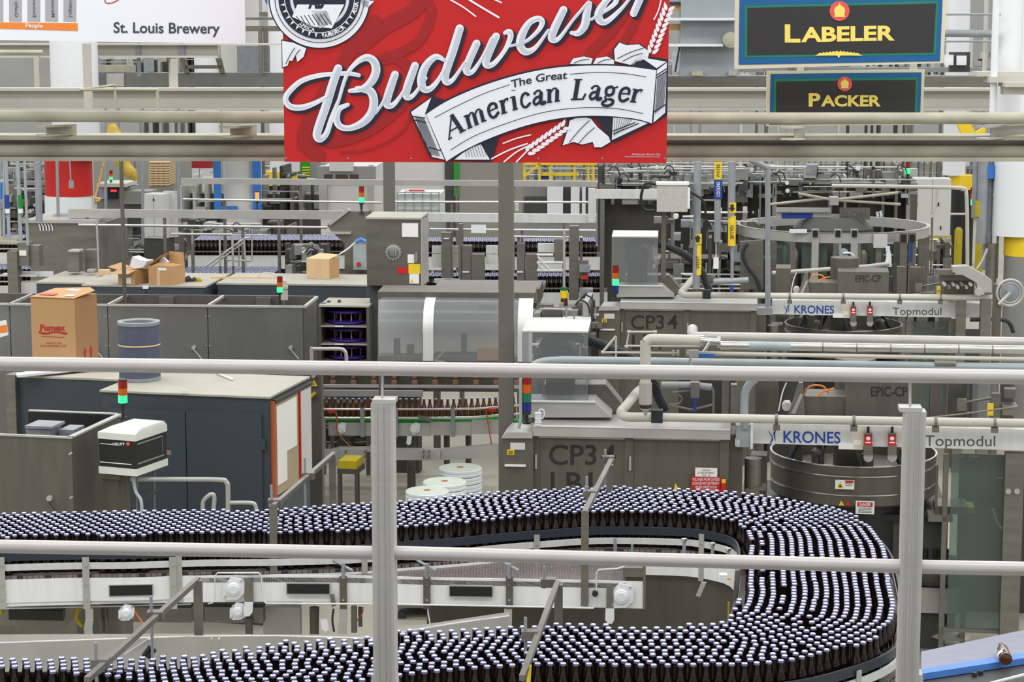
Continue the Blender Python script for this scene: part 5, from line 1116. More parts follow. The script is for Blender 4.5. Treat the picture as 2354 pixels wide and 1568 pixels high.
G = {'A': (1.45, [(.1, (.02, 0), (.8, 1.5)), (.3, (.78, 1.5), (1.12, 0)), (.1, (.3, .5), (1.0, .5)), (.1, (-.14, .05), (.28, .05)), (.1, (.88, .05), (1.38, .05))]),
'm': (1.62, [(.26, (.25, 1), (.25, 0)), (.1, (.02, .95), (.3, .95)), (.12, (.3, .7), (.5, .95), (.66, .98), (.76, .85)), (.26, (.76, .85), (.76, 0)), (.12, (.8, .7), (1.0, .95), (1.16, .98), (1.26, .85)), (.26, (1.26, .85), (1.26, 0)), (.1, (1.2, .05), (1.5, .05)), (.1, (.06, .05), (.44, .05)), (.1, (.6, .05), (.92, .05))]),
'e': (.92, [(.11, (.18, .55), (.78, .6)), (.2, (.76, .6), (.72, .88), (.48, 1.0), (.24, .84), (.17, .5), (.26, .14), (.5, .02), (.8, .22))]),
'r': (.82, [(.26, (.25, 1), (.25, 0)), (.1, (.02, .95), (.3, .95)), (.14, (.3, .68), (.48, .94), (.66, .96)), (.2, (.62, .88), (.68, .84)), (.1, (.06, .05), (.5, .05))]),
'i': (.55, [(.26, (.25, 1), (.25, 0)), (.1, (.02, .95), (.3, .95)), (.28, (.26, 1.38), (.26, 1.42)), (.1, (.06, .05), (.46, .05))]),
'c': (.86, [(.22, (.7, .78), (.66, .86)), (.18, (.7, .86), (.5, 1.0), (.28, .9), (.17, .5), (.27, .12), (.5, .02), (.76, .22))]),
'a': (1.0, [(.2, (.2, .78), (.24, .84)), (.14, (.2, .84), (.4, 1.0), (.6, .95), (.66, .75)), (.26, (.66, .8), (.66, .15), (.8, .03), (.92, .1)), (.18, (.62, .58), (.3, .5), (.17, .25), (.32, .03), (.62, .22))]),
'n': (1.12, [(.26, (.25, 1), (.25, 0)), (.1, (.02, .95), (.3, .95)), (.12, (.3, .7), (.5, .95), (.68, .98), (.78, .85)), (.26, (.78, .85), (.78, 0)), (.1, (.06, .05), (.46, .05)), (.1, (.62, .05), (1.0, .05))]),
'L': (1.2, [(.3, (.36, 1.5), (.36, 0)), (.1, (.1, 1.46), (.66, 1.46)), (.12, (.08, .05), (.95, .05)), (.14, (.9, .05), (1.04, .45))]),
'g': (.98, [(.2, (.45, 1.0), (.22, .88), (.17, .66), (.26, .44), (.45, .36), (.64, .46), (.7, .66), (.64, .88), (.45, 1.0)), (.12, (.3, .38), (.2, .22), (.3, .1), (.6, .06)), (.2, (.55, .08), (.8, 0), (.78, -.25), (.5, -.4), (.2, -.36), (.12, -.2), (.3, -.02)), (.12, (.66, .9), (.9, 1.02))]), ' ': (.55, [])}
bl2 = [(1058, 790), (1100, 765), (1150, 737), (1250, 690), (1350, 648), (1450, 615), (1550, 592), (1680, 572), (1760, 563), (1900, 562), (2000, 568), (2140, 582)]
tot = sum(G[c][0] for c in 'American Lager'); xp = 0; u_ = 1125/tot; H_ = 78
for ch in 'American Lager':
    for wd, *pp in G[ch][1]:
        Q = []
        for gx, gy in pp:
            x, y, a = onarc(bl2, min(1, max(0, (xp+gx+gy*.16)*u_/1125))); Q.append(z2(x+math.sin(a)*gy*H_, y-math.cos(a)*gy*H_))
        t.rib(Q, wd*u_/2.452*1.0, W6, 4 if len(Q) > 2 else 0)
    xp += G[ch][0]
t.e('scroll_lettering', bnavy, sh)
t.text('Anheuser-Busch Inc.', 1452, 352, 1520, 357, L3).b(1436, 360, 1518, 361, L3, L3+.0005).e('small_print', bgrey, sh)
# white banner at left
t = T('hanging_banner', 'white vinyl banner with dark small lettering and grey column graphics at top left', 'banner', 280, 92, 356, 4)
t.q([(-60, -330), (556, -330), (564, 101), (-60, 91)], 0, .006).e('sheet', bwhite); sh = t.last
t.text('St. Louis Brewery', 261, 51, 505, 75, -.002, bold=.018, dy=2).e('lettering', mat('slate_ink', (62, 68, 84), 0, .5, 0), sh)
t.q([(-60, 51), (178, 53), (179, 71), (-60, 64)], -.002, .0008).e('orange_band', orange, sh); t.text('People', 59, 53, 98, 63, -.004, bold=.02, dy=1).e('band_lettering', paper, sh)
for x in (-22, 21, 63, 104, 146): t.q([(x, -330), (x+29, -330), (x+29, 50), (x, 49)], -.002, .0008)
t.e('column_graphic', mat('print_grey', (172, 172, 176), 0, .5, .03), sh)
for x, s_ in ((35, 'Quality'), (76, 'Environment'), (119, 'Maintenance'), (160, 'Logistics')):
    vs, fs = textmesh(s_, .005); hi = max(v[0] for v in vs); t.mb.add([t.hit(x+4-(.7-vy)*11+3, 40-(hi-vx)*0-vx*11*1.15+0, -.004) for vx, vy in vs], fs)
t.e('column_lettering', inkg, sh)
t.rib([(240, -6), (243, 6), (255, 7), (268, 2), (276, -4)], 2.2, -.002).e('red_flourish', redink, sh)
for x in (60, 500): t.tb([(x, -330), (x, -700)], 2)
t.e('suspension_wire', steel)
# station signs
def sign(label, cr, in1, in2, in3, word, wx, wy, badge, s, wheat=None):
    t = T('station_sign', label, 'sign', cr[2][0], cr[2][1], s, -2, group=None)
    t.q(cr, 0, .03).e('frame', scream); f = t.last; t.q(in1, -.002, .002).e('blue_border', sblue, f); t.q(in2, -.004, .002).e('green_line', sgreen, f); t.q(in3, -.006, .002).e('panel', sblack, f)
    x0, x1, y0, y1, dy = wx[0], wx[1], wy[0], wy[1], wy[2]; k = (x1-x0); fw = wx[2]
    t.text(word[0], x0, y0, x0+fw, y1, -.008, bold=.035); t.text(word[1:], x0+fw+1.5, y0+(y1-y0)*.16, x1, y1-.5, -.008, bold=.035, dy=dy).e('lettering', gold, f)
    bx_, by, br = badge; n = 28
    for r, m, w_ in ((br, sred, -.010), (br*.55, gold, -.012)): t.flat([(bx_+r*math.cos(a*2*math.pi/n), by+r*math.sin(a*2*math.pi/n)) for a in range(n)], w_).e('badge' if m is sred else 'badge_centre', m, f)
    t.flat([(bx_-br*.55, by+br*.6), (bx_, by-br*.85), (bx_+br*.55, by+br*.6)], -.0115).e('badge_eagle', gold, f)
    if wheat:
        wx_, wy_, wl = wheat
        for sd in (-1, 1):
            for k in range(6): t.flat([(wx_+sd*k*wl/6, wy_-3+k*.6), (wx_+sd*(k+.6)*wl/6, wy_-7+k), (wx_+sd*(k+2.2)*wl/6, wy_+4+k*.4), (wx_+sd*(k+.6)*wl/6, wy_+5-k*.3)], -.010-.0003*k)
        t.flat([(wx_-8, wy_-3), (wx_+8, wy_-3), (wx_, wy_+11)], -.0105).e('wheat_emblem', gold, f)
    for x in (cr[0][0]+60, cr[1][0]-60): t.tb([(x, cr[0][1]), (x, -500)], 1.5, .01)
    t.e('suspension_wire', steel); return t
z3 = Z(1500, 0, 2.7564); c3 = lambda L: [z3(*p) for p in L]
sign('large navy and black hanging sign reading LABELER in yellow', [(1691, -95), (2181, -88), (2169, 145), (1689, 159)], [(1701, -82), (2170, -76), (2161, 141), (1698, 149)], c3([(585, 36), (1812, 6), (1795, 346), (582, 366)]), c3([(602, 50), (1797, 22), (1780, 332), (600, 350)]), 'LABELER', (1804, 2057, 36), (56, 96, -4), (1930, 25, 23), 330, (1928, 123, 46))
sign('smaller navy and black hanging sign reading PACKER in yellow', c3([(726, 450), (1725, 440), (1712, 790), (722, 800)]), c3([(748, 468), (1705, 458), (1695, 780), (742, 790)]), c3([(770, 500), (1682, 490), (1675, 770), (765, 780)]), c3([(785, 516), (1668, 506), (1660, 760), (782, 768)]), 'PACKER', (1859, 2025, 27), (214, 244, 0), (1942, 193, 17), 318)
# ---------------------------------------------------------------- overhead beams and pipes just behind the banners
t = T('overhead_pipe', 'long dusty horizontal pipe crossing the whole hall behind the banners', 'pipe', 1177, 270, 345, 0)
t.tb([(-120, 266), (1177, 272), (2480, 272)], 13.5, seg=24).e('pipe', creamd)
for x in (760, 1430): t.tb([(x, 254), (x, -500)], 1.5)
t.e('hanger_rod', steel)
t = T('overhead_beam', 'wide dusty steel beam crossing the hall under the long overhead pipe', 'beam', 1177, 370, 340, .5)
t.b(-120, 312, 2480, 322, -.1, .22).b(-120, 322, 2480, 362, .04, .07).b(-120, 362, 2480, 371, -.1, .22).e('beam', creamd)
t.tb([(-120, 345, -.0), (2480, 350, -.0)], 17, seg=20).e('rounded_web', creamd)
for x in (900, 1300): t.b(x-3, -500, x+3, 312, .05, .07)
t.e('hanger', dsteel)
def stub(label, L, m=creamd):
    t = T('beam_stub', label, 'beam', L[0], 316, 345, -50, group='short beam offcuts on the overhead beam'); x0, x1, y0, y1 = L
    t.b(x0, y0, x1, y0+5, -.05, .05).b(x0, y1-4, x1, y1, -.05, .05).b(x0+4, y0+5, x1, y1-4, -.005, .005).e('stub', m); return t
stub('short I-beam offcut at left on the overhead beam', (104, 176, 287, 312)); stub('short I-beam offcut beside the red banner', (527, 590, 289, 315)); stub('short I-beam offcut at the right end of the overhead beam', (2275, 2400, 284, 316), lsteel); stub('narrow pale beam clip under the smaller hanging sign', (1824, 1850, 290, 322), cream)
t = T('yellow_bracket', 'mustard yellow bracket on the overhead beam at right', 'bracket', 2225, 310, 330, 0, solo=True); t.q([(2200, 284), (2232, 284), (2246, 312), (2212, 312)], .2, .03).q([(2242, 305), (2262, 293), (2267, 296), (2262, 312), (2246, 312)], .18, .03).e('', yellow)
# ---------------------------------------------------------------- columns
def column(label, x0, x1, yt, bands, s, box=None):
    t = T('column', label, 'column', (x0+x1)/2, yt, s, 0, group=None); r = (x1-x0)/2; cx = (x0+x1)/2; y = yt
    for i, (y1, m) in enumerate(bands): t.vc(cx, y, y1, r, 0, 40); t.e('shaft_band', m); y = y1 if y1 else y
    return t
column('thick round column, white above and red in the middle, at left', 102, 212, -300, [(366, white), (449, red), (None, white)], 158)
column('white round column with yellow band over black base, at the right edge', 2308, 2430, -300, [(540, white), (586, yellow), (None, mat('column_base_grey', (140, 140, 136), 0, .5, .05))], 200)
column('far white column with yellow and black bands right of the ring guard', 2187, 2240, -300, [(402, white), (435, yellow), (None, black)], 118)
column('far white column with yellow band over black, left of the shrink of the banner', 610, 685, -300, [(393, white), (427, yellow), (None, black)], 112)
column('far column with dark red band, partly behind the blue framed one', 437, 490, -300, [(350, white), (385, mat('oxblood', (150, 22, 30), 0, .5)), (None, offw)], 105)
t = T('column', 'white column between two bright blue corner guards', 'column', 545, 470, 120, 0); t.vc(545, -300, None, 44).e('shaft', offw); t.b(491, 340, 507, 485, -.4, -.3).b(580, 340, 599, 485, -.4, -.3).e('corner_guard', blue); t.b(493, 474, 545, 485, -.45, -.4).e('corner_guard', blue)
column('white round column at top right behind the larger hanging sign', 2176, 2238, -300, [(78, white), (380, offw)], 112)
t = T('conduit_pair', 'galvanized conduit running up the side of the red and white column', 'pipe', 131, 470, 176, 0); t.tb([(131, 368), (134, 498)], 3.6).tb([(160, 368), (163, 418)], 1.8).b(158, 416, 168, 433, 0, .05).e('conduit', galv); t.b(122, 492, 164, 506, 0, .2).e('box', bluepipe)
t.b(191, 100, 209, 254, .0, .08).e('riser', cream)
# cream building beams behind
t = T('ceiling_beam', 'deep cream I-beam crossing behind the overhead pipe', 'beam', 1177, 250, 165, .5)
t.b(-200, 203, 2500, 209, -.15, .25).b(-200, 209, 2500, 248, .02, .06).b(-200, 248, 2500, 254, -.15, .25).e('beam', cream); 
for x in (400, 1000, 1840, 2100): t.b(x-8, 135, x+8, 203, 0, .04)
t.e('hanger_post', cream)
t = T('ceiling_beam', 'upper cream I-beam higher and farther, seen under the white banner', 'beam', 400, 133, 150, .5)
t.b(-200, 100, 700, 104, -.15, .25).b(-200, 104, 500, 128, .02, .06).b(-200, 128, 500, 133, -.15, .25).e('beam', cream); t.b(315, 98, 323, 175, -.02, 0).b(412, 98, 424, 134, -.02, 0).e('tie_strap', galv)
t.b(388, 133, 404, 203, 0, .05).b(78, 120, 90, 200, -.6, -.5).tb([(84, 198, -.6), (122, 256, -.6)], 4, -.6).e('strut', cream)
t = T('small_gantry', 'bent pipe rail standing on the cream beam at left', 'rail', 300, 255, 220, 0); t.tb([(184, 206), (350, 206), (362, 212), (362, 258)], 3.6, 0, 3).tb([(184, 206), (265, 195)], 3).tb([(265, 200), (265, 258)], 3).tb([(-20, 120), (98, 120)], 5.5).tb([(-20, 126), (96, 126)], 2).e('rail', creamd)
t = T('overhead_conveyor', 'elevated stainless conveyor trough beyond the cream beam', 'conveyor', 430, 200, 130, .5)
t.b(210, 168, 700, 200, 0, .5).e('trough', mott); t.b(212, 150, 305, 166, .3, .6).e('end_chute', creamd); t.b(1520, 175, 2480, 200, 0, .6).e('trough', steel); t.b(245, 169, 285, 199, -.05, 0).e('bright_panel', lsteel)
t.q([(412, 134), (425, 134), (435, 168), (424, 168)], -.1, .1).q([(495, 134), (508, 134), (516, 168), (505, 168)], -.1, .1).b(425, 150, 510, 158, -.1, 0).e('bracket', dsteel)
t.b(330, 130, 352, 165, .2, .3).b(545, 105, 620, 168, 1, 1.05).e('panel', galv); t.b(594, 60, 602, 170, -.2, -.1).b(606, 72, 616, 165, -.1, 0).b(565, 60, 640, 72, 0, .3).b(565, 40, 648, 46, 0, .3).e('frame', steel)
t = T('far_tank', 'white far container with blue lettered emblem right of the white banner', 'container', 625, 26, 110, 0); t.b(602, -60, 660, 27, 0, .5).e('body', white); t.cyl(630, -5, 22, -.02, 0, 28).e('emblem', blue); t.b(575, -10, 585, 24, 0, .1).e('yellow_post', yellow); t.b(560, 28, 700, 38, -.3, .3).e('shelf', steel)
t = T('far_tank', 'white far cylinder with blue emblem right of the larger hanging sign', 'container', 2180, 60, 110, 0); t.b(2172, -90, 2200, 68, -.4, .2).e('body', white); t.cyl(2189, 27, 14, -.45, -.4, 24).e('emblem', dblue)
t = T('grey_cabinet', 'large blue-grey cabinet with pale shelves between the red banner and the large sign', 'cabinet', 1625, 165, 140, 2)
t.b(1566, -300, 1700, 176, 0, 1).e('body', mat('blue_grey', (150, 158, 162), 0, .6, .06)); t.b(1530, 41, 1700, 47, -.3, 0).b(1530, 101, 1662, 107, -.3, 0).e('shelf', white); t.b(1536, 10, 1566, 26, .1, .3).b(1536, 55, 1566, 70, .1, .3).e('carton', card); t.b(1536, 4, 1566, 12, .05, .1).e('label_strip', navy)
t.cyl(1680, 92, 18, -.35, -.1, 20).e('motor', creamd); t.tb([(1562, 108), (1552, 165)], 2, -.1).e('rod', black); t.b(1546, 118, 1566, 164, .2, .25).e('bright_panel', white)
t.b(1590, 164, 1616, 174, -.2, 0).b(1675, 164, 1695, 174, -.2, 0).e('bearing', creamd)
t = T('right_pipework', 'pale riser pipes and stepped flanges at the upper right corner', 'pipe', 2300, 255, 230, 0)
t.vc(2297, -200, 262, 8).vc(2330, -200, 262, 30, .6).e('riser', white); t.tb([(2140, 76), (2290, 78)], 9, .5).tb([(2140, 33), (2300, 33)], 2.5, .4).tb([(2140, 95), (2280, 95)], 2.5, .4).e('branch', galv)
t.b(2247, 165, 2400, 176, 0, .3).b(2275, 177, 2400, 190, -.1, .2).b(2310, 190, 2400, 200, -.2, .1).b(2310, 200, 2400, 218, -.1, .1).e('stepped_flange', cream); t.vc(2272, -100, 170, 6, .8).e('riser', cream)
t.b(2185, 120, 2230, 165, 1.2, 1.3).e('dark_head', dgrey); t.b(2200, 128, 2222, 150, 1.15, 1.2).b(2172, 126, 2192, 150, 1.15, 1.2).e('white_cup', white)
t = T('upper_frame', 'steel frame with conveyors above and behind the hanging signs', 'frame', 2100, 165, 120, 0); t.b(2090, 160, 2098, None, .1, .2).b(1760, 160, 1768, None, .1, .2).e('leg', steel); t.b(1700, 155, 2300, 166, 0, .3).b(1820, 148, 1860, 160, -.2, 0).e('beam', galv); t.b(1835, 140, 1950, 160, .4, .5).e('conveyor', steel)
# galvanized supports hanging from the beam at left
t = T('tube_bank', 'bank of vertical coloured-band conduits at the far left', 'pipe', 60, 560, 205, 0)
for x, r in ((8, 3), (19, 4.5), (46, 4.5), (62, 3.5), (-10, 5)): t.tb([(x-6 if x > 12 else x, 360), (x+2, 545+x*.3)], r); t.e('conduit', bluepipe)
t.tb([(16, 448), (17, 482)], 5.2, -.01).e('blue_band', dblue); t.tb([(46.5, 448), (47.5, 488)], 5.2, -.01).e('green_band', green); t.tb([(17, 480), (17.4, 490)], 5.6, -.02).tb([(47.4, 480), (47.8, 490)], 5.6, -.02).e('white_band', white); t.tb([(1, 420), (1, 458)], 4, -.02).e('blue_band', blue); t.vc(86, 372, 510, 8).e('conduit', galv)
for i, (x, y0, y1) in enumerate(((243, 368, 510), (328, 368, 560), (411, 368, 482), (272, 262, 312))):
    t = T('hanger_conduit', ('thin galvanized conduit hanging beside the yellow wrapped bundle', 'thin twin conduit hanging left of the white cabinet', 'thin conduit hanging just left of the blue framed column', 'short conduit hanging under the white banner')[i], 'pipe', x, y1, 167, 0, solo=True); t.tb([(x, 249), (x, y1)], 3.4).e('', galv)
t = T('wrapped_bundle', 'yellow-brown wrapped bundle hanging above the left machines', 'bundle', 285, 420, 205, 0)
ym = mat('mustard_wrap', (190, 160, 60), 0, .6, .3, 12, bump=.6)
t.tb([(255, 285), (268, 330), (285, 380), (303, 400), (312, 415)], [8, 24, 15, 14, 3], 0, 5, 16).e('bundle', ym); t.tb([(240, 372), (228, 420), (217, 462)], 2.2).tb([(217, 455), (232, 458), (222, 462)], 3, 0, 3).e('tail_rope', mat('straw', (205, 165, 80), 0, .8))
t = T('pallet_stack', 'stack of tan slatted pallets seen beyond the hanging bundle', 'pallets', 365, 430, 118, 0)
for k in range(10): t.b(342, 372+k*5.6, 389, 376+k*5.6, 0, .8); t.e('slat_layer', cardl)
for x in (344, 356, 368, 380): t.b(x, 372, x+4, 428, .02, .7)
t.e('upright', card); t.b(342, 428, 389, None, .05, .7).e('base', grey)
# ---------------------------------------------------------------- background machines
def farlane(label, x0, x1, yb, yf, z, step=.062, conv=True, seed=0):
    rg = np.random.RandomState(seed); a = PZ(x0, yf, z); b = PZ(x1, yf, z); c = PZ(x0, yb, z); dep = c.y-a.y; L = (b-a).length; P = []
    sl = (b.y-a.y)/(b.x-a.x); r = 0; y = 0
    while y < dep:
        x = (r % 2)*step/2
        while x < L: P.append((a.x+x, a.y+x*sl+y)); x += step
        y += step*.87; r += 1
    P = np.array(P); P = P+rg.normal(0, .0015, P.shape)
    scatter('far_bottles', label, None, P, z-BH, 6, [glassb, cap_s, cap_w])
    t = T('far_conveyor', label.replace('dense rows of capped bottles', 'stainless conveyor carrying capped bottles'), 'conveyor', P=(a.x, a.y, z-BH), phi=-math.degrees(math.atan(sl)))
    t.bx(-.1, L+.1, -.05, dep+.08, z-BH-.06, z-BH-.004); t.e('belt', dgrey)
    t.bx(-.1, L+.1, -.07, -.055, z-BH-.2, z-BH+.0); t.e('side_plate', wsteel); t.bx(-.1, L+.1, -.09, -.075, z-BH+.05, z-BH+.07); t.e('guide_rail', chrome)
    n = max(2, int(L/1.2))
    for k in range(n+1): t.bx(k*L/n-.04, k*L/n+.04, 0, .06, 0, z-BH-.06)
    t.e('leg', steel)
farlane('dense rows of capped bottles at the far left edge', -30, 155, 605, 618, 1.42, seed=1)
farlane('dense rows of capped bottles behind the open cartons', 412, 628, 610, 630, 1.36, seed=2)
farlane('dense rows of capped bottles on the high line left of the enclosure', 448, 785, 538, 551, 1.62, seed=3)
farlane('dense rows of capped bottles low behind the steel table', 985, 1380, 626, 634, 1.3, seed=4)
farlane('dense rows of capped bottles on the upper line right of the enclosure', 985, 1370, 545, 554, 1.6, seed=5)
farlane('dense rows of capped bottles at far left behind the tube bank', 0, 62, 532, 545, 1.6, seed=6)
def pieces(t, name, L, m, w=0, th=.05):
    for a in L: t.b(a[0], a[1], a[2], a[3], a[4] if len(a) > 4 else w, (a[4] if len(a) > 4 else w)+th)
    t.e(name, m); return t
def clutter(name, label, x0, y0, x1, y1, s, seed, n=26, cat='machine', body=True, pal=None):
    rg = random.Random(seed); t = T(name, label, cat, (x0+x1)/2, y1, s, 6); W_ = x1-x0; H_ = y1-y0; k = s/160
    pal = pal or [steel, dsteel, dgrey, grey, galv, lsteel]
    if body: t.b(x0, y0+H_*.55, x1, None, .9, 1.5).e('base_body', dsteel)
    nx = 0
    while nx < W_:
        h = rg.uniform(.0, .4)*H_; wd = rg.uniform(4, 11)*k; t.b(x0+nx, y0+h, x0+nx+wd, None if rg.random() < .5 else y1, rg.uniform(.1, 1), 1.05).e('upright', rg.choice(pal)); nx += rg.uniform(16, 42)*k
    for i in range(n):
        x = rg.uniform(x0, x1-12*k); y = rg.uniform(y0, y1-8*k); w_ = rg.uniform(8, 46)*k; h_ = rg.uniform(5, 26)*k; d = rg.uniform(0, .8)
        t.b(x, y, min(x1, x+w_), min(y1, y+h_), d, d+rg.uniform(.05, .4)).e('panel', rg.choice(pal))
    for i in range(n//3): 
        y = rg.uniform(y0+4, y1-4); a = rg.uniform(x0, x0+W_*.5); t.tb([(a, y), (rg.uniform(a+20, x1), y+rg.uniform(-1, 2))], rg.uniform(1.2, 2.6)*k, rg.uniform(-.05, .3), seg=8).e('rail', rg.choice([lsteel, wsteel, chrome]))
    for i in range(n//3):
        x = rg.uniform(x0, x1); y = rg.uniform(y0, y1-20); t.tb([(x, y), (x+rg.uniform(-2, 2), y+rg.uniform(12, 40)*k)], rg.uniform(.8, 1.8)*k, rg.uniform(-.05, .4), seg=8).e('rod', rg.choice([lsteel, chrome, rubber, galv]))
    for i in range(n//4):
        x = rg.uniform(x0, x1-8); y = rg.uniform(y0, y1-6); t.cyl(x, y, rg.uniform(2, 6)*k, rg.uniform(-.06, 0), .05, 12).e('knob', rg.choice([white, lsteel, rubber, chrome]))
    for i in range(n//7):
        x = rg.uniform(x0, x1-20); y = rg.uniform(y0, y1-20); t.tb([(x, y), (x+8*k, y-9*k), (x+20*k, y-4*k), (x+26*k, y+12*k)], 1.5*k, 0, 4, seg=8).e('cable', rubber)
    return t
def longbar(label, pts, th, s, m=lsteel, r=None, name='guide_beam', cat='beam', dep=.08, posts=()):
    t = T(name, label, cat, pts[0][0], pts[0][1], s, 2)
    if r:
        t.tb(pts, r, 0, seg=14).e('tube', m)
    else:
        for (x0, y0), (x1, y1) in zip(pts, pts[1:]): t.q([(x0, y0), (x1, y1), (x1, y1+th), (x0, y0+th)], 0, dep).e('bar', m)
    for x, y in posts: t.b(x-3, y, x+3, None, .02, .08).e('post', steel)
    return t
longbar('wide pale steel beam on short posts left of the electrical enclosure', [(157, 481), (835, 486)], 19, 178, lsteel, posts=((199, 500), (377, 500), (640, 500)))
longbar('upper pale beam running behind the two square posts', [(416, 410), (1372, 417)], 13, 158, lsteel, posts=((690, 424), (1050, 428), (1180, 428)))
longbar('wide pale beam with upturned right end, right of the electrical enclosure', [(985, 490), (1372, 493)], 20, 182, wsteel, posts=((1060, 510), (1296, 512)))
t = T('guide_beam', 'upright pale end piece rising from the wide beam beside the conduit', 'beam', 1362, 500, 183, 2); t.b(1352, 434, 1368, 512, 0, .08).b(1368, 436, 1510, 457, 0, .08).b(1366, 454, 1370, 508, -.01, 0).e('bar', wsteel)
t.b(1380, 456, 1390, None, .02, .1).e('post', steel)
longbar('thin polished rail crossing in front of the blue framed column', [(420, 458), (877, 466)], 0, 172, chrome, 2.6, 'polished_rail', 'rail', posts=((515, 459), (830, 464)))
longbar('thin polished rail between the two square posts and the end piece', [(902, 464), (1352, 465)], 0, 172, chrome, 2.6, 'polished_rail', 'rail', posts=((1038, 466),))
longbar('polished rail over the high bottle line at left', [(181, 517), (752, 523)], 0, 180, chrome, 3, 'polished_rail', 'rail', posts=((225, 519), (557, 523), (441, 522)))
longbar('polished rail over the upper bottle line right of the enclosure', [(988, 527), (1370, 530)], 0, 185, chrome, 2.8, 'polished_rail', 'rail', posts=((1058, 530), (1200, 530)))
longbar('lower polished rail behind the central square post', [(1180, 544), (1340, 546)], 0, 186, chrome, 2.8, 'polished_rail', 'rail', posts=((1192, 546), (1336, 547)))
# hopper at left
t = T('hopper_housing', 'large plain stainless housing with white clips along its top edge, at left', 'machine', 150, 640, 178, 4)
t.b(66, 512, 240, None, 0, 1.2).e('housing', steel); t.b(56, 506, 222, 513, -.05, 1.2).e('top_rim', lsteel)
for k in range(5): t.tb([(88+k*7, 513, -.02), (92+k*7, 521, -.02), (93+k*7, 531, -.02)], 1.6).e('white_clip', white)
t.tb([(108, 528), (155, 577)], .8, -.01).e('wire', galv)
t = T('steel_uprights', 'group of plain steel boxes and uprights in front of the stainless housing', 'posts', 60, 680, 190, 4)
pieces(t, 'upright', [(17, 578, 40, 676), (155, 580, 181, 626, .02), (41, 558, 66, 612, .05), (65, 565, 90, 612, .1), (195, 575, 222, 630, .3)], steel, 0, .18); t.b(44, 576, 60, 588, .03, .05).e('data_plate', paper); t.b(48, 650, 84, 680, .1, .3).b(0, 632, 84, 636, .1, .3).e('white_cover', offw); t.b(42, 624, 122, 636, .2, .22).e('side_plate', white)
t.tb([(222, 505), (227, 628)], 2.2, -.05).b(156, 576, 182, 580, -.01, .2).b(200, 620, 216, 625, -.02, .1).e('rod', lsteel); t.b(-20, 555, 55, 562, .2, .3).q([(-20, 545), (0, 562), (55, 548), (55, 542)], .3, .05).e('rim', creamd)
t = T('platform_rails', 'bright tubular steps and handrail rising behind the open cartons', 'handrail', 500, 612, 185, 4)
t.b(503, 612, 508, None, .02, .05).b(533, 612, 538, None, .02, .05).e('leg', steel); t.tb([(396, 545), (394, 538), (535, 539)], 2.6).e('top_rail', lsteel); t.tb([(505, 540), (506, 612)], 2.6).tb([(534, 539), (536, 612)], 3).e('post', lsteel)
t.tb([(474, 612), (562, 548)], 2.6, .03).tb([(484, 614), (562, 556)], 2, .03).tb([(562, 548), (575, 546)], 2.2, .03).tb([(561, 552), (565, 612)], 2.4, .03).tb([(549, 528), (549, 612)], 1.8, .1).tb([(579, 528), (579, 600)], 1.8, .1).tb([(520, 598), (578, 600)], 2.2, .1).tb([(442, 528), (442, 560)], 1.8, .1).e('brace', lsteel)
# tall white control cabinet, machine with display, far things
t = T('white_cabinet', 'tall pale grey control cabinet with two doors at left centre', 'cabinet', 365, 545, 165, 18); t.b(331, 446, 376, 548, 0, .3).e('body', offw); p = t.last; t.b(333, 449, 353, 543, -.01, 0).b(355, 449, 375, 543, -.01, 0).e('door', offw, p); t.b(351, 457, 354, 462, -.02, 0).e('lock', black, p); t.b(376, 440, 403, 545, .2, .28).e('side_panel', offw); t.b(330, 548, 380, None, .02, .3).e('plinth', dgrey)
t = T('display_machine', 'rounded cream machine with red digital display and dark window', 'machine', 255, 470, 150, 4)
t.b(222, 422, 290, 430, -.1, .6).e('rounded_top', cream); t.b(250, 430, 268, 458, 0, .1).e('window', black); t.b(254, 436, 268, 441, -.01, 0).e('led_digits', ledr); t.b(226, 430, 243, 458, 0, .1).e('screen', mat('screen_lilac', (165, 168, 205), 0, .4)); t.b(222, 430, 300, None, .1, .7).e('body', grey); t.b(285, 440, 345, 470, .0, .5).e('side_box', grey); t.b(280, 472, 328, 482, 0, .3).e('roller_bed', dgrey)
stacklight('signal tower with green lens lit, above the machine with the red display', 255, 393, 414, 150, [lred, lor, lgo], 4, pole=424)
stacklight('small signal lamp with orange dome lit in front of the blue framed column', 591, 442, 460, 172, [lro], 4.6, pole=480)
stacklight('signal tower with green lens lit in front of the white machine block', 831, 430, 466, 190, [lred, lor, lgo], 6, pole=492)
stacklight('green-lit signal tower among the machines at upper right', 2087, 374, 400, 150, [lred, lgo], 4.5, pole=470)
stacklight('signal tower with green lens lit beside the far yellow and black column', 2237, 433, 472, 172, [lred, lor, lgo], 5.5, pole=500)
t = T('signal_lamp_stack', 'short lamp with yellow and brown bands behind the steel table', 'signal light', 1297, 720, 205, 0); t.vc(1297, 668, 685, 9).e('yellow_band', yellow); t.vc(1297, 686, 718, 8).e('brown_band', mat('umber', (88, 52, 34), 0, .4)); t.vc(1297, 660, 668, 7).e('green_band', lgr); t.tb([(1297, 528), (1297, 660)], 3).tb([(1297, 718), (1297, 760)], 3).e('pole', lsteel)
t = T('white_press', 'large white machine block with small dark openings, left of the dark square post', 'machine', 790, 490, 125, 3)
t.b(736, 385, 860, None, .1, 2).e('body', offw); t.b(729, 383, 862, 412, -.05, .1).e('head', grey)
for x0, x1 in ((745, 765), (771, 800), (804, 824)): t.b(x0, 401, x1, 412, -.06, -.04).e('opening', mat('opening_brown', (78, 58, 46), 0, .8) if 'opening_brown' not in MC else MC['opening_brown'])  # openings are dark brown plates on the head
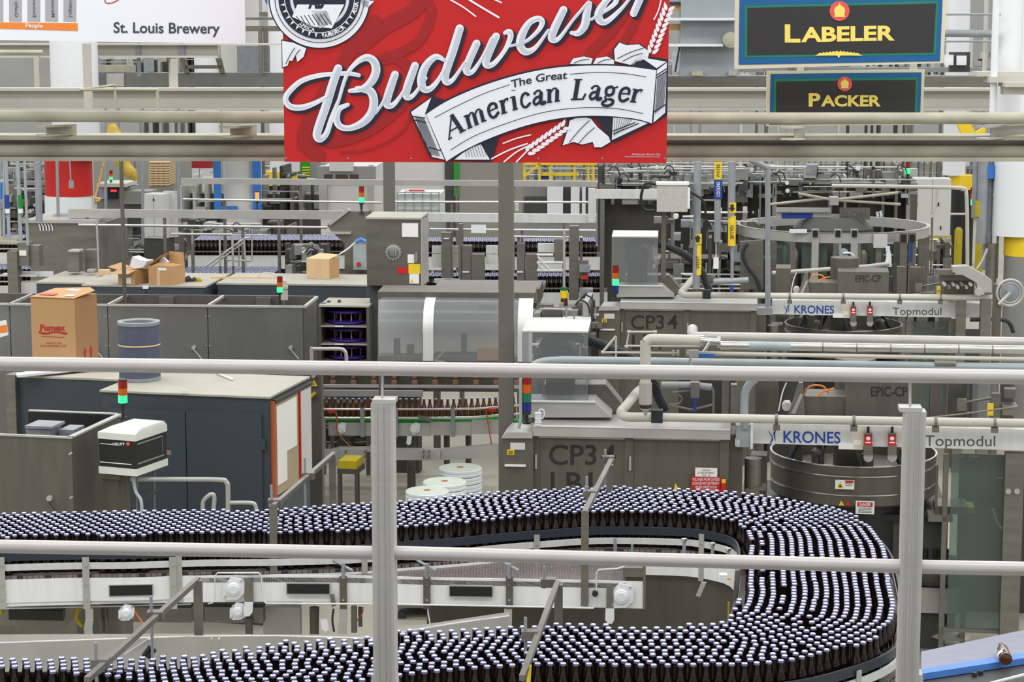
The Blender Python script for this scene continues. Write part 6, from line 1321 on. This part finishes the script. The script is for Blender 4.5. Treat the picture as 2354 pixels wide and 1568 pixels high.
t.b(757, 360, 812, 394, -.1, 0).e('hood', offw); t.b(733, 412, 752, 490, 0, .1).b(848, 380, 858, 490, 0, .1).e('edge_post', lsteel)
t = T('liquid_tote', 'translucent white tote tank in a wire cage behind the polished rail', 'tank', 960, 500, 140, 3)
t.b(912, 446, 1012, 500, .05, 1).e('tank', mat('tote_white', (214, 222, 218), 0, .4, .04)); t.b(930, 436, 975, 446, .3, .5).e('lid', offw)
for x in (912, 930, 950, 970, 990, 1008): t.b(x, 442, x+2, 500, 0, .02).e('cage_bar', galv)
for y in (442, 462, 482): t.b(911, y, 1012, y+2, -.01, .02).e('cage_bar', galv)
t.b(940, 436, 975, 440, -.02, .0).e('red_tape', sred); t.b(908, 500, 1014, None, 0, 1).e('pallet', grey)
t = T('wall_panelling', 'grey wall panels with green upright behind the banner bottom', 'panels', 1080, 500, 112, 2)
t.b(894, 330, 1022, 470, .1, .2).e('panel', offw); t.b(1055, 330, 1210, None, 0, .1).e('panel', mat('panel_grey', (138, 135, 128), 0, .6, .05)); t.b(1022, 330, 1060, None, .05, .1).e('panel', dgrey); t.b(1043, 330, 1056, 452, -.02, 0).e('green_upright', green); t.b(691, 366, 712, 412, 0, .1).e('green_striped_box', green)
for k in range(5): t.b(694+k*.5, 384+k*6, 712, 386.5+k*6, -.02, 0).e('yellow_stripe', yellow)
t.b(688, 330, 735, None, .3, .4).b(310, 330, 440, 540, .5, .6).b(215, 330, 312, 470, .5, .6).e('panel', grey); t.b(636, 428, 735, None, .35, .45).b(600, 428, 690, None, .2, .25).e('dark_opening', black)
t = T('yellow_stairs', 'yellow guard rails and steps below the right end of the red banner', 'stairs', 1290, 420, 130, 3)
t.b(1205, 375, 1372, 380, 0, .05).b(1245, 398, 1330, 404, .1, .15).e('rail', yellow)
for x in (1203, 1238, 1262, 1318, 1350, 1362): t.b(x, 372, x+5, 420, .02, .06).e('post', yellow)
t.q([(1203, 404), (1240, 374), (1244, 378), (1206, 408)], 0, .04).e('brace', yellow); t.b(1200, 420, 1375, None, .3, .9).e('base', grey); t.b(1238, 404, 1262, 412, .2, .3).e('blue_box', dblue); t.b(1258, 430, 1294, 492, .1, .4).b(1312, 430, 1332, 492, .1, .3).b(1338, 430, 1346, 492, .1, .2).e('white_panel', white); t.b(1205, 452, 1256, 500, .2, .25).b(1295, 430, 1312, 492, .25, .3).b(1346, 430, 1352, 492, .2, .25).e('dark_bay', dgrey); t.b(1170, 468, 1192, 485, -.4, -.3).e('switch_box', offw)
# right background: ring guard machine, handrail, bollards, cabinet
t = T('ring_guard_machine', 'round machine under a wide steel ring guard with upright profiles, upper right', 'machine', 1915, 540, 178, 4)
c = t.hit(1915, 508, 1.25); R = 228/t.s; mb = t.mb
mb.lathe((c.x, c.y, c.z-.05), [(R, -.12), (R, .0), (R*1.01, .01), (R*.97, .01), (R*.97, -.12)], 72, capb=False, capt=False); t.e('ring_guard', lsteel)
for k in range(14):
    a = math.pi*(1.03+.94*k/13); p = c+Vector((math.cos(a), math.sin(a), 0))*R*.98; t.mb.slab([(p.x-.035, p.y-.03, 0), (p.x-.035, p.y+.03, 0), (p.x+.035, p.y+.03, 0), (p.x+.035, p.y-.03, 0)][::-1], Vector((0, 0, c.z-.17))); t.e('upright', steel)
for k in range(7):
    a = math.pi*(1.1+.8*k/6.5); p = c+Vector((math.cos(a), math.sin(a), 0))*R*.93; q = c+Vector((math.cos(a+.28), math.sin(a+.28), 0))*R*.93; t.mb.slab([(p.x, p.y, 1.0), (q.x, q.y, 1.0), (q.x, q.y, c.z-.2), (p.x, p.y, c.z-.2)], Vector((0, .01, 0))); t.e('guard_glass', glass)
t.mb.lathe((c.x, c.y, 0), [(R*.8, 0), (R*.8, 1.05), (R*.7, 1.15)], 48); t.e('machine_base', dsteel)
t.mb.lathe((c.x, c.y, 1.1), [(R*.42, 0), (R*.42, 1.0), (R*.3, 1.15)], 36); t.e('inner_turret', dgrey)
for k in range(12):
    a = k*math.pi/6; p = c+Vector((math.cos(a), math.sin(a), 0))*R*.5; t.mb.lathe((p.x, p.y, 1.1), [(.06, 0), (.06, .7), (.03, .75)], 12); t.e('filling_head', steel)
for x in (1875, 1927, 1965, 2078, 2098): t.b(x-8, 528 if x < 2000 else 535, x+8, None, -.02, .1).e('door_post', lsteel if x < 2000 else steel); t.b(x-6, 530 if x < 2000 else 540, x+5, 545 if x < 2000 else 556, -.05, -.02).e('switch', black)
t.cyl(1940, 583, 11, -.1, .0).b(1925, 592, 1948, 612, -.1, 0).e('pump_body', bluepipe); t.tb([(1938, 582), (1955, 582), (1964, 592), (1958, 606), (1946, 610)], 2.2, -.12, 4).e('white_tube', white); t.tb([(2041, 612), (2043, 590), (2041, 570)], [9, 6, 4], -.1, 4).tb([(2041, 578), (2041, 566)], 5, -.1).e('white_nozzle', white)
t.tb([(1775, 628), (2000, 612), (2045, 606)], 5, -.3).e('cross_tube', lsteel); t.q([(1702, 556), (1755, 552), (1755, 665), (1702, 665)], -.1, .1).e('side_box', steel); t.tb([(1718, 560), (1708, 580), (1716, 610), (1738, 640), (1748, 670)], 4.5, -.2, 5).e('black_hose', rubber)
t.b(2008, 538, 2040, 570, .0, .02).e('white_sheet', offw); t.b(1815, 528, 1855, 536, 0, .05).e('white_block', white); t.b(2092, 545, 2098, 602, -.04, -.02).e('blue_strip', dblue)
t = T('star_gantry', 'radial steel arms and hub above the ring guard, with faint lettering plate', 'gantry', 1915, 480, 172, 4)
for q in (((1835, 445), (1915, 460)), ((1915, 460), (2065, 443)), ((1915, 460), (2070, 470)), ((1770, 470), (1900, 456))): t.tb([(q[0][0], q[0][1]), (q[1][0], q[1][1])], 3.4).e('arm', creamd)
t.b(1908, 454, 1928, 472, -.1, .1).e('hub', lsteel); t.b(1930, 478, 2000, 505, .1, .12).e('plate', steel); p = t.last; t.text('SLOBI', 1934, 486, 1990, 500, .098).e('plate_lettering', inkg, p); t.b(1784, 478, 1910, 488, 0, .05).b(1784, 488, 1910, 505, .06, .1).e('trough', lsteel); t.b(1797, 490, 1868, 502, .05, .06).e('blue_window', dblue); t.tb([(2018, 498), (2016, 488), (2024, 486), (2026, 498)], 3.5).e('white_knob', white)
t.b(1905, 505, 1915, None, .3, .4).e('stand', steel)
t = T('bent_handrail', 'cream tubular handrail with rounded corner at upper right', 'handrail', 2050, 430, 178, 2); t.tb([(1912, 427), (2185, 431), (2210, 436), (2222, 450), (2224, 620)], 4.4, 0, 4, 12).tb([(2185, 492), (2222, 492)], 2.5).tb([(2155, 433), (2152, 470), (2143, 500)], 3).e('tube', cream)
t.tb([(2143, 500), (2140, 640)], 2.6).e('drop_tube', steel)
for i, (x0, x1, y0, y1) in enumerate(((2195, 2213, 522, 612), (2243, 2261, 533, 630))):
    t = T('safety_bollard', ('mustard yellow bollard left of the pipe riser', 'mustard yellow bollard nearer the right column')[i], 'bollard', (x0+x1)/2, y1, 118 if i == 0 else 122, 0, solo=True); c = t.hit((x0+x1)/2, y0); r = 9/t.s; t.mb.lathe((c.x, c.y, 0), [(r, 0), (r, c.z-r), (r*.85, c.z-r*.5), (r*.5, c.z-r*.1), (.01, c.z)], 20); t.e('', dyellow)
t = T('white_cabinet', 'tall off-white cabinet with door handles on a yellow plinth, upper right', 'cabinet', 2140, 545, 128, 6); t.b(2100, 412, 2142, 542, 0, .5).b(2143, 412, 2185, 542, 0, .5).e('door', offw)
for x, y in ((2106, 466), (2151, 466), (2156, 466), (2161, 520), (2106, 445)): t.b(x, y, x+3, y+8, -.02, 0).e('latch', black)
t.b(2098, 542, 2187, 556, .0, .5).e('yellow_plinth', dyellow); t.b(2098, 556, 2187, None, .02, .5).e('base', offw)
t = T('handwheel', 'large pale handwheel at the right edge', 'wheel', 2322, 672, 232, 0); c = t.hit(2322, 673); ring_ = [c+t.U*(30/t.s*math.cos(k*math.pi/18))+Vector((0, 0, 30/t.s*math.sin(k*math.pi/18))) for k in range(37)]
t.mb.tube(ring_, .014, 10); t.e('rim', lsteel); t.mb.tube([c+t.U*(23/t.s*math.cos(k*math.pi/18))+Vector((0, 0, 23/t.s*math.sin(k*math.pi/18))) for k in range(37)], .008, 8); t.e('inner_ring', lsteel); t.cyl(2322, 673, 22, .0, .02, 30).cyl(2322, 673, 6, -.06, 0).e('disc', galv); t.tb([(2322, 673, -.05), (2296, 700, -.05)], 4).e('crank', lsteel); t.b(2290, 655, 2304, None, .05, .2).e('stand', dsteel)
t = T('robot_head', 'pale arm assembly with round joint, beside the handwheel', 'machine', 2240, 660, 215, 6)
t.q([(2190, 614), (2225, 612), (2262, 632), (2280, 645), (2280, 672), (2248, 672), (2245, 650), (2205, 628), (2190, 626)], 0, .2).e('arm', lsteel); t.b(2152, 620, 2195, 632, .1, .2).b(2160, 632, 2240, 645, .2, .3).e('bar', steel); t.cyl(2250, 672, 9, -.1, 0).e('joint', lsteel)
for k in range(7): t.cyl(2172+k*10, 655+(k % 2)*6, 4, -.05, .1, 12).e('gripper_part', (lsteel, steel, chrome)[k % 3])
t.b(2170, 645, 2240, 680, .3, .5).e('frame', dsteel); t.b(2256, 690, 2280, None, 0, .15).b(2200, 680, 2222, None, .1, .2).e('column', steel); t.tb([(2230, 735), (2300, 735), (2320, 742), (2330, 765)], 5, .1, 4).e('hose', rubber)
t = T('process_risers', 'group of vertical process pipes with blue bands and elbow, left of the right column', 'pipe', 2278, 560, 195, 0)
for x, r, y1 in ((2276, 11, 620), (2262, 12, 560), (2306, 5, 445), (2330, 4, 440), (2300, 3, 640), (2246, 9, 500)): t.vc(x, 360, y1, r, .05*(x % 3)).e('pipe', galv)
t.tb([(2282, 450), (2318, 450), (2330, 440), (2332, 420)], 5.5, 0, 4).e('elbow', chrome); t.vc(2276, 380, 410, 11.8, 0).b(2322, 372, 2334, 398, -.05, -.02).e('blue_band', blue); t.vc(2252, 462, 498, 9.8).b(2300, 462, 2316, 500, .3, .35).e('yellow_band', dyellow); t.vc(2280, 560, 720, 13).e('lower_pipe', steel); t.cyl(2308, 526, 5, -.05, 0).e('orange_valve', orange)
t.tb([(2270, 572), (2258, 600), (2246, 618)], 3, -.1, 4).e('flexible_lead', lsteel)
# generic background plant, from left to right
clutter('filling_machine', 'tangle of grey filler frames at the far left behind the tube bank', 0, 372, 104, 540, 150, 11, 30)
clutter('transfer_table', 'steel transfer table and frames behind the stainless housing', 225, 470, 400, 598, 150, 12, 26)
clutter('bottle_inspector', 'grey machine frames under the wide pale beam at left centre', 400, 505, 660, 598, 138, 13, 34)
clutter('discharge_unit', 'dense steel brackets and small motors left of the electrical enclosure', 655, 556, 750, 640, 184, 14, 20)
clutter('accumulation_table', 'far grey plant behind the blue framed column', 415, 380, 735, 500, 120, 15, 20, pal=[grey, offw, lsteel, dgrey])
clutter('capping_machine', 'steel plates and brackets right of the electrical enclosure', 990, 556, 1180, 618, 142, 16, 34, pal=[steel, dsteel, lsteel, wsteel])
clutter('depalletizer', 'steel frames and brackets right of the central square post', 1180, 556, 1385, 618, 142, 17, 36, pal=[steel, dsteel, lsteel, wsteel, dgrey])
clutter('case_packer', 'dim machine frames behind the junction box', 1375, 375, 1720, 470, 150, 18, 46, pal=[grey, lsteel, steel, dgrey, galv])
clutter('overhead_case_line', 'steel case conveyor and brackets under the overhead beam at right', 1700, 378, 2110, 455, 150, 19, 50, pal=[lsteel, steel, dgrey, galv, grey])
clutter('guard_enclosure', 'guarded machine frames between junction box and conduit', 1500, 480, 1765, 690, 172, 20, 46, pal=[steel, dsteel, grey, galv])
clutter('rear_labelling_station', 'steel frames behind the rear lettered beam', 1745, 540, 2190, 700, 160, 21, 50, pal=[steel, dsteel, dgrey, grey])
clutter('palletizer', 'distant plant frames across the hall between the upper beams at left', 205, 110, 640, 200, 95, 22, 30, body=False, pal=[grey, offw, galv, dgrey])
clutter('far_gantry', 'distant plant frames across the hall at upper right', 1535, 120, 2300, 200, 95, 23, 40, body=False, pal=[grey, offw, galv, dgrey])
clutter('middle_line', 'low steel machine frames seen between clear guard and rear cabinet', 1190, 690, 1385, 800, 212, 24, 26, pal=[steel, dsteel, lsteel, grey])
clutter('rinser', 'steel machine parts under the single-lane bottle conveyor', 700, 905, 860, 1060, 205, 25, 22, pal=[dsteel, steel, dgrey])
clutter('far_packing_line', 'pale distant equipment across the back of the hall', 0, 340, 2354, 410, 78, 26, 90, body=False, pal=[offw, grey, lsteel, galv])
t = T('angled_roof_panel', 'sloped steel cover panel left of the electrical enclosure', 'cover', 790, 530, 190, 4); t.q([(752, 518), (798, 486), (846, 486), (846, 640), (792, 640), (792, 560), (760, 530)], .1, .3).e('panel', steel); t.q([(752, 514), (798, 480), (805, 483), (760, 518)], .05, .1).b(750, 534, 806, 538, .0, .1).e('trim', lsteel); t.b(812, 560, 842, 620, -.1, .05).e('switch_box', bluepipe); t.cyl(824, 608, 5, -.14, -.1).e('red_switch', red); t.tb([(780, 585), (800, 572), (818, 556)], 2, -.1).e('white_lead', white); t.tb([(818, 556), (830, 550), (842, 556)], 5, -.1).e('blue_glove', cblue); t.b(800, 640, 846, None, .12, .3).e('leg', steel)

# upright plates between the two bottle lines, centre right
t = T('line_uprights', 'row of steel upright plates and motor housings between central post and electrical enclosure', 'machine', 1100, 655, 186, 4)
for x0, x1, y0, y1 in ((1015, 1037, 535, 640), (1054, 1063, 515, 640), (1082, 1113, 585, 655), (1060, 1084, 565, 655), (1188, 1206, 560, 655), (1208, 1235, 585, 655), (1274, 1294, 550, 600), (1308, 1330, 520, 690), (1330, 1352, 600, 640)): t.b(x0, y0, x1, y1, -.02, .12)
t.e('upright_plate', steel)
for x0, x1, y0, y1 in ((993, 1014, 566, 582), (1036, 1058, 566, 582), (1117, 1144, 565, 585), (993, 1014, 585, 615), (1036, 1057, 585, 615), (1117, 1144, 583, 608), (998, 1057, 642, 651), (1236, 1294, 560, 580)): t.b(x0, y0, x1, y1, .13, .2)
t.e('bright_plate', wsteel)
for q in (((1234, 586), (1272, 586)), ((1234, 604), (1294, 604)), ((1234, 622), (1294, 622)), ((1236, 590), (1262, 618)), ((1236, 604), (1248, 620))): t.tb(list(q), 3.2, -.02)
t.e('zigzag_tube', wsteel)
t.b(1332, 610, 1356, 626, -.1, .05).b(1332, 665, 1362, 700, -.1, .1).b(1060, 655, 1250, 668, .1, .6).e('motor', galv); t.cyl(1350, 684, 10, -.15, -.1).e('fan_cover', rubber); t.b(1336, 634, 1352, 642, -.11, .0).e('red_lettering_plate', redink); t.b(1020, 547, 1032, 550, -.04, -.02).b(1063, 624, 1078, 627, -.04, -.02).b(1188, 624, 1202, 627, -.04, -.02).b(1083, 517, 1117, 536, -.1, -.08).e('bright_tab', white)
t.b(1060, 668, 1066, None, .2, .3).b(1340, 700, 1352, None, .2, .3).e('leg', steel)
